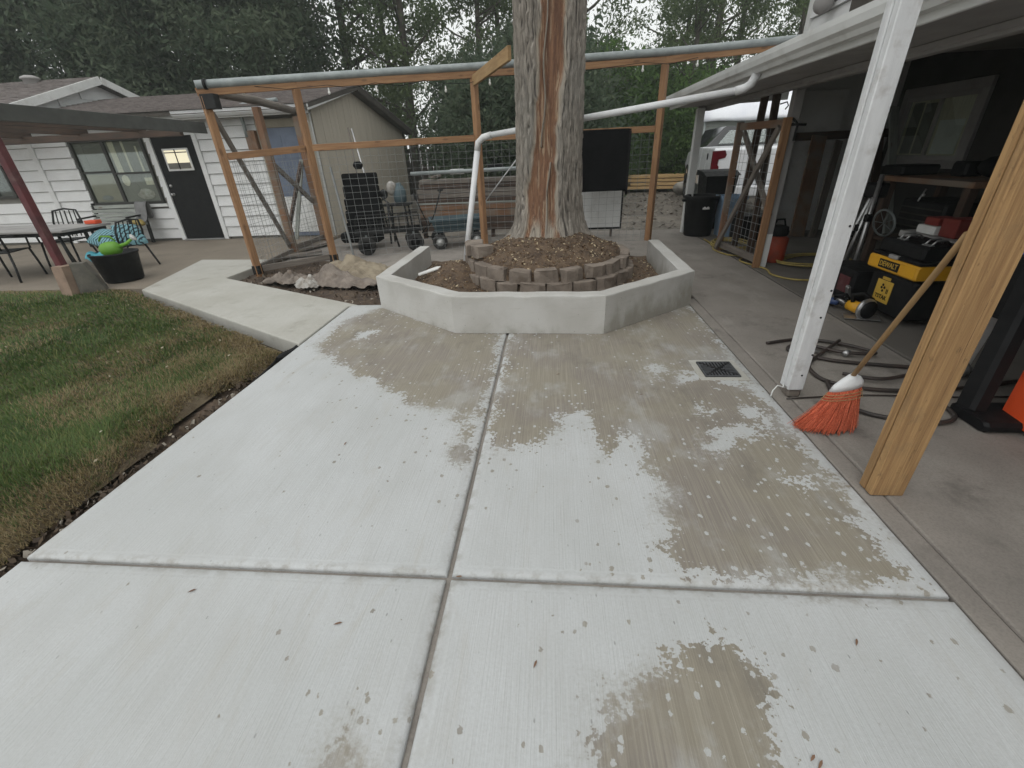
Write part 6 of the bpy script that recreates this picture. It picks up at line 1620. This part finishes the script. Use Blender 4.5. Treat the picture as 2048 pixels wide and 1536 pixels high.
# saws on the floor
t = thing('circular_saw', 'yellow circular saw with shiny guard on the floor before the toolbox', 'saw', (2.80, 4.0, 0))
mb = MB(); mb.lathe([(.001, -.09), (.045, -.085), (.05, -.02), (.052, .05), (.04, .06), (.001, .06)], (2.79, 4.10, .085), (.25, -.95, 0), 16); mb.build('motor', 'yellow', t)
mb = MB(); mb.lathe([(.001, 0), (.09, 0), (.095, .01), (.095, .03), (.02, .034), (.001, .034)], (2.81, 4.03, .095), (.25, -.95, 0), 26); mb.build('blade_guard', 'alu', t)
mb = MB(); mb.lathe([(.02, .034), (.075, .035), (.08, .05), (.02, .06), (.001, .06)], (2.81, 4.03, .095), (.25, -.95, 0), 22); mb.build('lower_guard', 'black', t)
mb = MB(); mb.obox((2.68, 4.08, .012), (2.93, 3.98, .02), .14, .006, (0, 0, 1), .001); mb.build('shoe', 'alu', t)
mb = MB(); mb.tube([(2.76, 4.13, .13), (2.74, 4.14, .19), (2.82, 4.11, .21), (2.89, 4.08, .16), (2.88, 4.07, .11)], .018, 8); mb.build('handle', 'black', t)
t = thing('angle_tool', 'blue and black power tool lying left of the yellow saw', 'power tool', (2.72, 4.4, 0))
mb = MB(); mb.lathe([(.001, -.13), (.035, -.12), (.045, -.04), (.035, .02), (.03, .10), (.001, .11)], (2.72, 4.42, .055), (.3, -.9, .1), 14); mb.build('body', 'blue_tool', t)
mb = MB(); mb.lathe([(.001, 0), (.065, 0), (.068, .015), (.03, .03), (.001, .03)], (2.77, 4.30, .06), (.6, .1, .75), 18); mb.build('disc', 'alu', t)
mb = MB(); mb.tube([(2.75, 4.36, .07), (2.70, 4.30, .14), (2.76, 4.25, .16), (2.82, 4.28, .10)], .016, 8); mb.build('handle', 'black', t)
mb = MB(); mb.box((2.66, 4.44, .04), (2.70, 4.5, .095), .006); mb.build('battery', 'sticker', t)
t = thing('jig_tool', 'grey metal shop tool on the floor close behind the yellow saw', 'power tool', (2.92, 4.5, 0))
mb = MB(); mb.box((2.84, 4.36, .0), (2.98, 4.56, .06), .015); mb.build('base', 'black', t)
mb = MB(); mb.obox((2.9, 4.42, .06), (2.86, 4.40, .19), .03, .025); mb.obox((2.93, 4.5, .06), (2.87, 4.44, .19), .03, .025); mb.build('arm', 'alu', t)

# tripod stand with clear poles, bench, shelf
t = thing('tripod_stands', 'bundle of grey metal tripod legs standing behind the near white post', 'tripod', (3.3, 5.2, 0))
for a, b_, r in (((3.27, 5.46, 0), (3.36, 5.22, 1.05), .024), ((3.32, 5.38, 0), (3.34, 5.20, .98), .017), ((3.26, 5.28, 0), (3.31, 5.15, .97), .019), ((3.22, 4.99, 0), (3.31, 5.14, 1.12), .021), ((3.5, 5.6, 0), (3.36, 5.22, 1.02), .017)):
    mb = MB(); mb.tube([a, b_], r, 9); mb.build('leg', 'alu', t)
mb = MB(); mb.box((3.28, 5.12, .90), (3.42, 5.32, 1.04), .02); mb.build('head', 'black', t)
for p in ((3.30, 5.33, .52), (3.29, 5.22, .60), (3.26, 5.07, .72)):
    mb = MB(); mb.box((p[0] - .03, p[1] - .03, p[2] - .035), (p[0] + .03, p[1] + .03, p[2] + .035), .008); mb.build('clamp', 'black', t)
t = thing('black_case', 'dark red and black tool case on the floor left of the toolbox', 'case', (3.1, 4.9, 0))
mb = MB(); mb.box((2.95, 4.5, .0), (3.3, 5.05, .30), .02); mb.build('body', 'black', t); mb = MB(); mb.box((2.942, 4.55, .08), (2.9505, 4.72, .24), .003); mb.build('red_panel', M['red_paint'], t); mb = MB(); mb.tube([(2.94, 4.85, .05), (2.93, 4.92, .29)], .010, 6); mb.build('rod', 'alu', t)
t = thing('workbench', 'workbench with brown wooden top deep in the dark porch', 'workbench', (4.4, 5.4, 0))
mb = MB(); mb.box((3.85, 4.7, 1.0), (4.6, 6.0, 1.055), .006); mb.build('bench_top', 'cedar_dark', t)
for x in (3.92, 4.5):
    for y in (4.8, 5.9): mb = MB(); mb.obox((x, y, 0), (x, y, 1.0), .08, .08); mb.build('leg', 'dark_wood', t)
mb = MB(); mb.box((3.9, 4.75, .36), (4.55, 5.95, .40), .004); mb.build('lower_shelf', 'dark_wood', t)
t = thing('table_saw', 'black machine with ribbed housing under the workbench top', 'machine', (4.1, 5.2, .4))
mb = MB(); mb.box((3.8, 4.85, .55), (4.3, 5.45, .86), .02); mb.build('housing', 'black', t)
for k in range(4): mb = MB(); mb.box((3.79, 4.88, .60 + k * .06), (3.80, 5.42, .615 + k * .06), .002); mb.build('rib', 'dark_frame', t)
mb = MB(); mb.tube([(3.78, 5.15, .97), (3.74, 5.13, .90), (3.72, 5.12, .86)], .008, 6); mb.ball((3.72, 5.08, .92), .018, 8, 6); mb.build('lever', 'alu', t)
mb = MB(); mb.lathe([(.13, -.01), (.15, 0), (.13, .01)], (3.62, 5.35, .62), (1, .2, .2), 22)
for k in range(7): a = k * .9; mb.tube([(3.62, 5.35, .62), (3.62 - .02 * math.cos(a), 5.35 + .13 * math.cos(a), .62 + .13 * math.sin(a))], .003, 4)
mb.build('metal_hoop', 'steel', label='round wire rim hanging in front of the black machine', cat='rim')
mb = MB(); mb.ball((4.3, 4.95, 1.16), (.22, .25, .11), 12, 8); mb.build('tool_bag', 'black_matte', label='black tool bag slumped at the near end of the workbench top', cat='bag')
mb = MB(); mb.box((3.9, 5.75, 1.058), (4.3, 6.1, 1.16), .02); mb.build('tool_case', 'black', label='flat black case at the far end of the workbench top', cat='case')
mb = MB(); mb.box((4.2, 5.3, 1.058), (4.4, 5.5, 1.2), .02); mb.build('charger_box', 'black', label='small upright black box in the middle of the workbench top', cat='box')
t = thing('steel_shelf', 'low grey metal shelf beside the yellow tray, carrying red packs', 'shelf', (3.6, 4.1, 0))
mb = MB(); mb.box((3.42, 3.75, .585), (3.80, 4.80, .64), .004); mb.build('board', 'shade_grey', t)
mb = MB(); mb.box((3.42, 3.75, .42), (3.80, 4.80, .435), .003); mb.build('lower_board', 'steel', t)
for y in (3.8, 4.76): mb = MB(); mb.obox((3.44, y, 0), (3.44, y, .585), .03, .03); mb.build('leg', 'steel', t)
for lo, hi, m, lb in (((3.46, 4.44, .642), (3.62, 4.66, .715), 'sticker', 'white and red pack on the grey shelf'), ((3.48, 4.24, .642), (3.70, 4.42, .80), 'red_box', 'red box on the grey shelf right behind the yellow post'), ((3.48, 4.46, .717), (3.66, 4.62, .785), 'red_box', 'orange red case on top of the white pack')):
    mb = MB(); mb.box(lo, hi, .008); mb.build('pack', m, label=lb, cat='pack')

# ================================================================ AIR HOSE, STAND, ORANGE BOX AT THE RIGHT EDGE
mb = MB()
mb.tube(smooth([(1.75, 3.45, .012), (2.05, 3.52, .014), (2.3, 3.40, .02), (2.42, 3.2, .03), (2.2, 3.22, .03), (2.0, 3.42, .016), (1.85, 3.30, .014), (2.05, 3.12, .014), (2.4, 3.02, .014), (2.75, 2.95, .014)], 8), .013, 8)
mb.tube(smooth([(2.3, 3.45, .03), (2.05, 3.22, .02), (1.86, 3.02, .014), (1.86, 2.78, .014), (2.1, 2.66, .014), (2.4, 2.66, .014), (2.7, 2.7, .014), (3.1, 2.8, .014)], 8), .013, 8)
mb.tube(smooth([(1.86, 2.78, .016), (1.80, 2.55, .014), (1.86, 2.38, .014), (2.02, 2.30, .014), (2.2, 2.27, .014), (2.33, 2.34, .014), (2.36, 2.52, .014), (2.28, 2.62, .02)], 8), .013, 8)
mb.tube(smooth([(2.0, 2.86, .03), (2.2, 2.78, .03), (2.5, 2.86, .03), (2.9, 2.9, .03)], 8), .013, 8)
hs_ = mb.build('air_hose', 'hose', label='dark rubber air hose looped on the floor behind the near posts', cat='hose')
mb = MB(); mb.tube([(1.93, 3.37, .016), (2.05, 3.25, .018)], .012, 8); mb.lathe([(.001, 0), (.022, 0), (.022, .05), (.015, .06), (.001, .06)], (2.2, 3.2, .02), (.8, .4, .2), 10); mb.build('fitting', 'alu', hs_)
mb = MB(); mb.tube(smooth([(1.5, 2.55, .006), (2.0, 2.6, .006), (2.6, 2.58, .006), (3.2, 2.62, .006)], 6), .005, 6); mb.build('power_cable', 'hose', label='thin dark cable running straight across behind the white post foot', cat='cable')
t = thing('black_stand', 'black upright machine stand with flat foot at the right edge', 'stand', (2.5, 2.35, 0))
mb = MB(); mb.obox((2.42, 2.37, .03), (2.62, 2.58, 1.0), .10, .12, (0, 1, 0), .02); mb.build('column', 'black', t)
mb = MB(); mb.box((2.36, 2.18, .0), (2.75, 2.44, .06), .02); mb.build('foot', 'black', t); mb = MB(); mb.box((2.55, 2.35, .5), (2.95, 2.85, .85), .03); mb.build('body', 'black', t)
t = thing('orange_tool_chest', 'bright orange tool chest cut by the right edge beside the black stand', 'chest', (2.75, 2.2, 0))
mb = MB(); mb.prism([(2.56, 2.34, .03), (2.53, 2.12, .03), (2.62, 1.9, .03), (3.0, 1.95, .03), (3.0, 2.34, .03)], (.05, .05, .36)); mb.build('body', 'orange_pl', t)
for z_ in (.14, .28): mb = MB(); mb.obox((2.555, 2.1, z_), (2.585, 2.36, z_), .012, .014); mb.build('rib', 'orange_pl', t)
mb = MB(); mb.box((2.6, 1.93, .0), (2.66, 2.0, .10), .01); mb.build('foot', 'black', t)
mb = MB(); mb.obox((2.75, 2.92, .02), (2.66, 2.74, .78), .012, .16, (1, 0, 0), .003); mb.build('white_board', 'white', label='narrow white board leaning behind the black stand', cat='board')
mb = MB(); mb.ball((2.73, 2.9, .05), (.10, .07, .06), 12, 8); mb.build('white_rag', 'blanket', label='pale rag at the foot of the leaning white board', cat='rag')
mb = MB(); mb.box((2.62, 2.62, .68), (2.95, 2.95, .95), .03); mb.build('blue_crate', 'blue_tarp', label='bright blue crate above the black stand at the right edge', cat='crate')

# small litter on the slab
G3 = 'tiny leaves dropped on the new slab'
for x, y, a, lb in ((-.76, .92, .3, 'tiny dry leaf on the near left slab, a step left of the joint'), (-.05, .82, 1.2, 'tiny dry leaf on the near right slab, close to the long joint'), (.70, .62, .7, 'upper of two tiny dry leaves lying together by the near damp patch'), (.712, .606, .8, 'lower of two tiny dry leaves lying together by the near damp patch'),
        (-1.4, 1.02, .5, 'tiny dark leaf just below the cross joint on the left'), (-.36, 1.135, .1, 'dark leaf scrap caught where the two joints cross'), (-1.2, 2.0, 1.4, 'tiny dry leaf in the middle of the far left slab'), (.6, 2.6, .2, 'tiny leaf on the damp patch between long joint and grate'), (1.0, .95, 1, 'tiny dry leaf right of the near damp patch, below the cross joint'), (.05, 2.9, .4, 'tiny leaf on the damp far slab close to the long joint')):
    mb = MB(); c, s_ = math.cos(a), math.sin(a); L = .011 + .006 * random.random()
    P = [(-L, 0, .004), (-L * .3, .003, .006), (L * .4, .0035, .007), (L, 0, .005), (L * .4, -.0035, .006), (-L * .3, -.003, .005)]
    mb.add([(x + p[0] * c - p[1] * s_, y + p[0] * s_ + p[1] * c, p[2]) for p in P], [(0, 1, 2, 3, 4, 5)]); mb.build('dropped_leaf', 'dead_leaf', label=lb, cat='leaf', group=G3)

# ================================================================ HAZE BOX ADDED IN PLACE OF LENS FLARE
mb = MB(); mb.box((-62, -52, -1.3), (62, 72, 17.5), 0)
hz = bpy.data.materials.new('thin haze'); hz.use_nodes = True; ht = hz.node_tree; ht.nodes.clear()
ho = ht.nodes.new('ShaderNodeOutputMaterial'); hv = ht.nodes.new('ShaderNodeVolumePrincipled')
hv.inputs['Color'].default_value = (.90, .97, .93, 1); hv.inputs['Density'].default_value = .003; hv.inputs['Anisotropy'].default_value = .2
ht.links.new(hv.outputs[0], ho.inputs['Volume'])
mb.build('flare_haze', hz, kind='stuff')  # added volume lifts the far tree tones like veiling flare
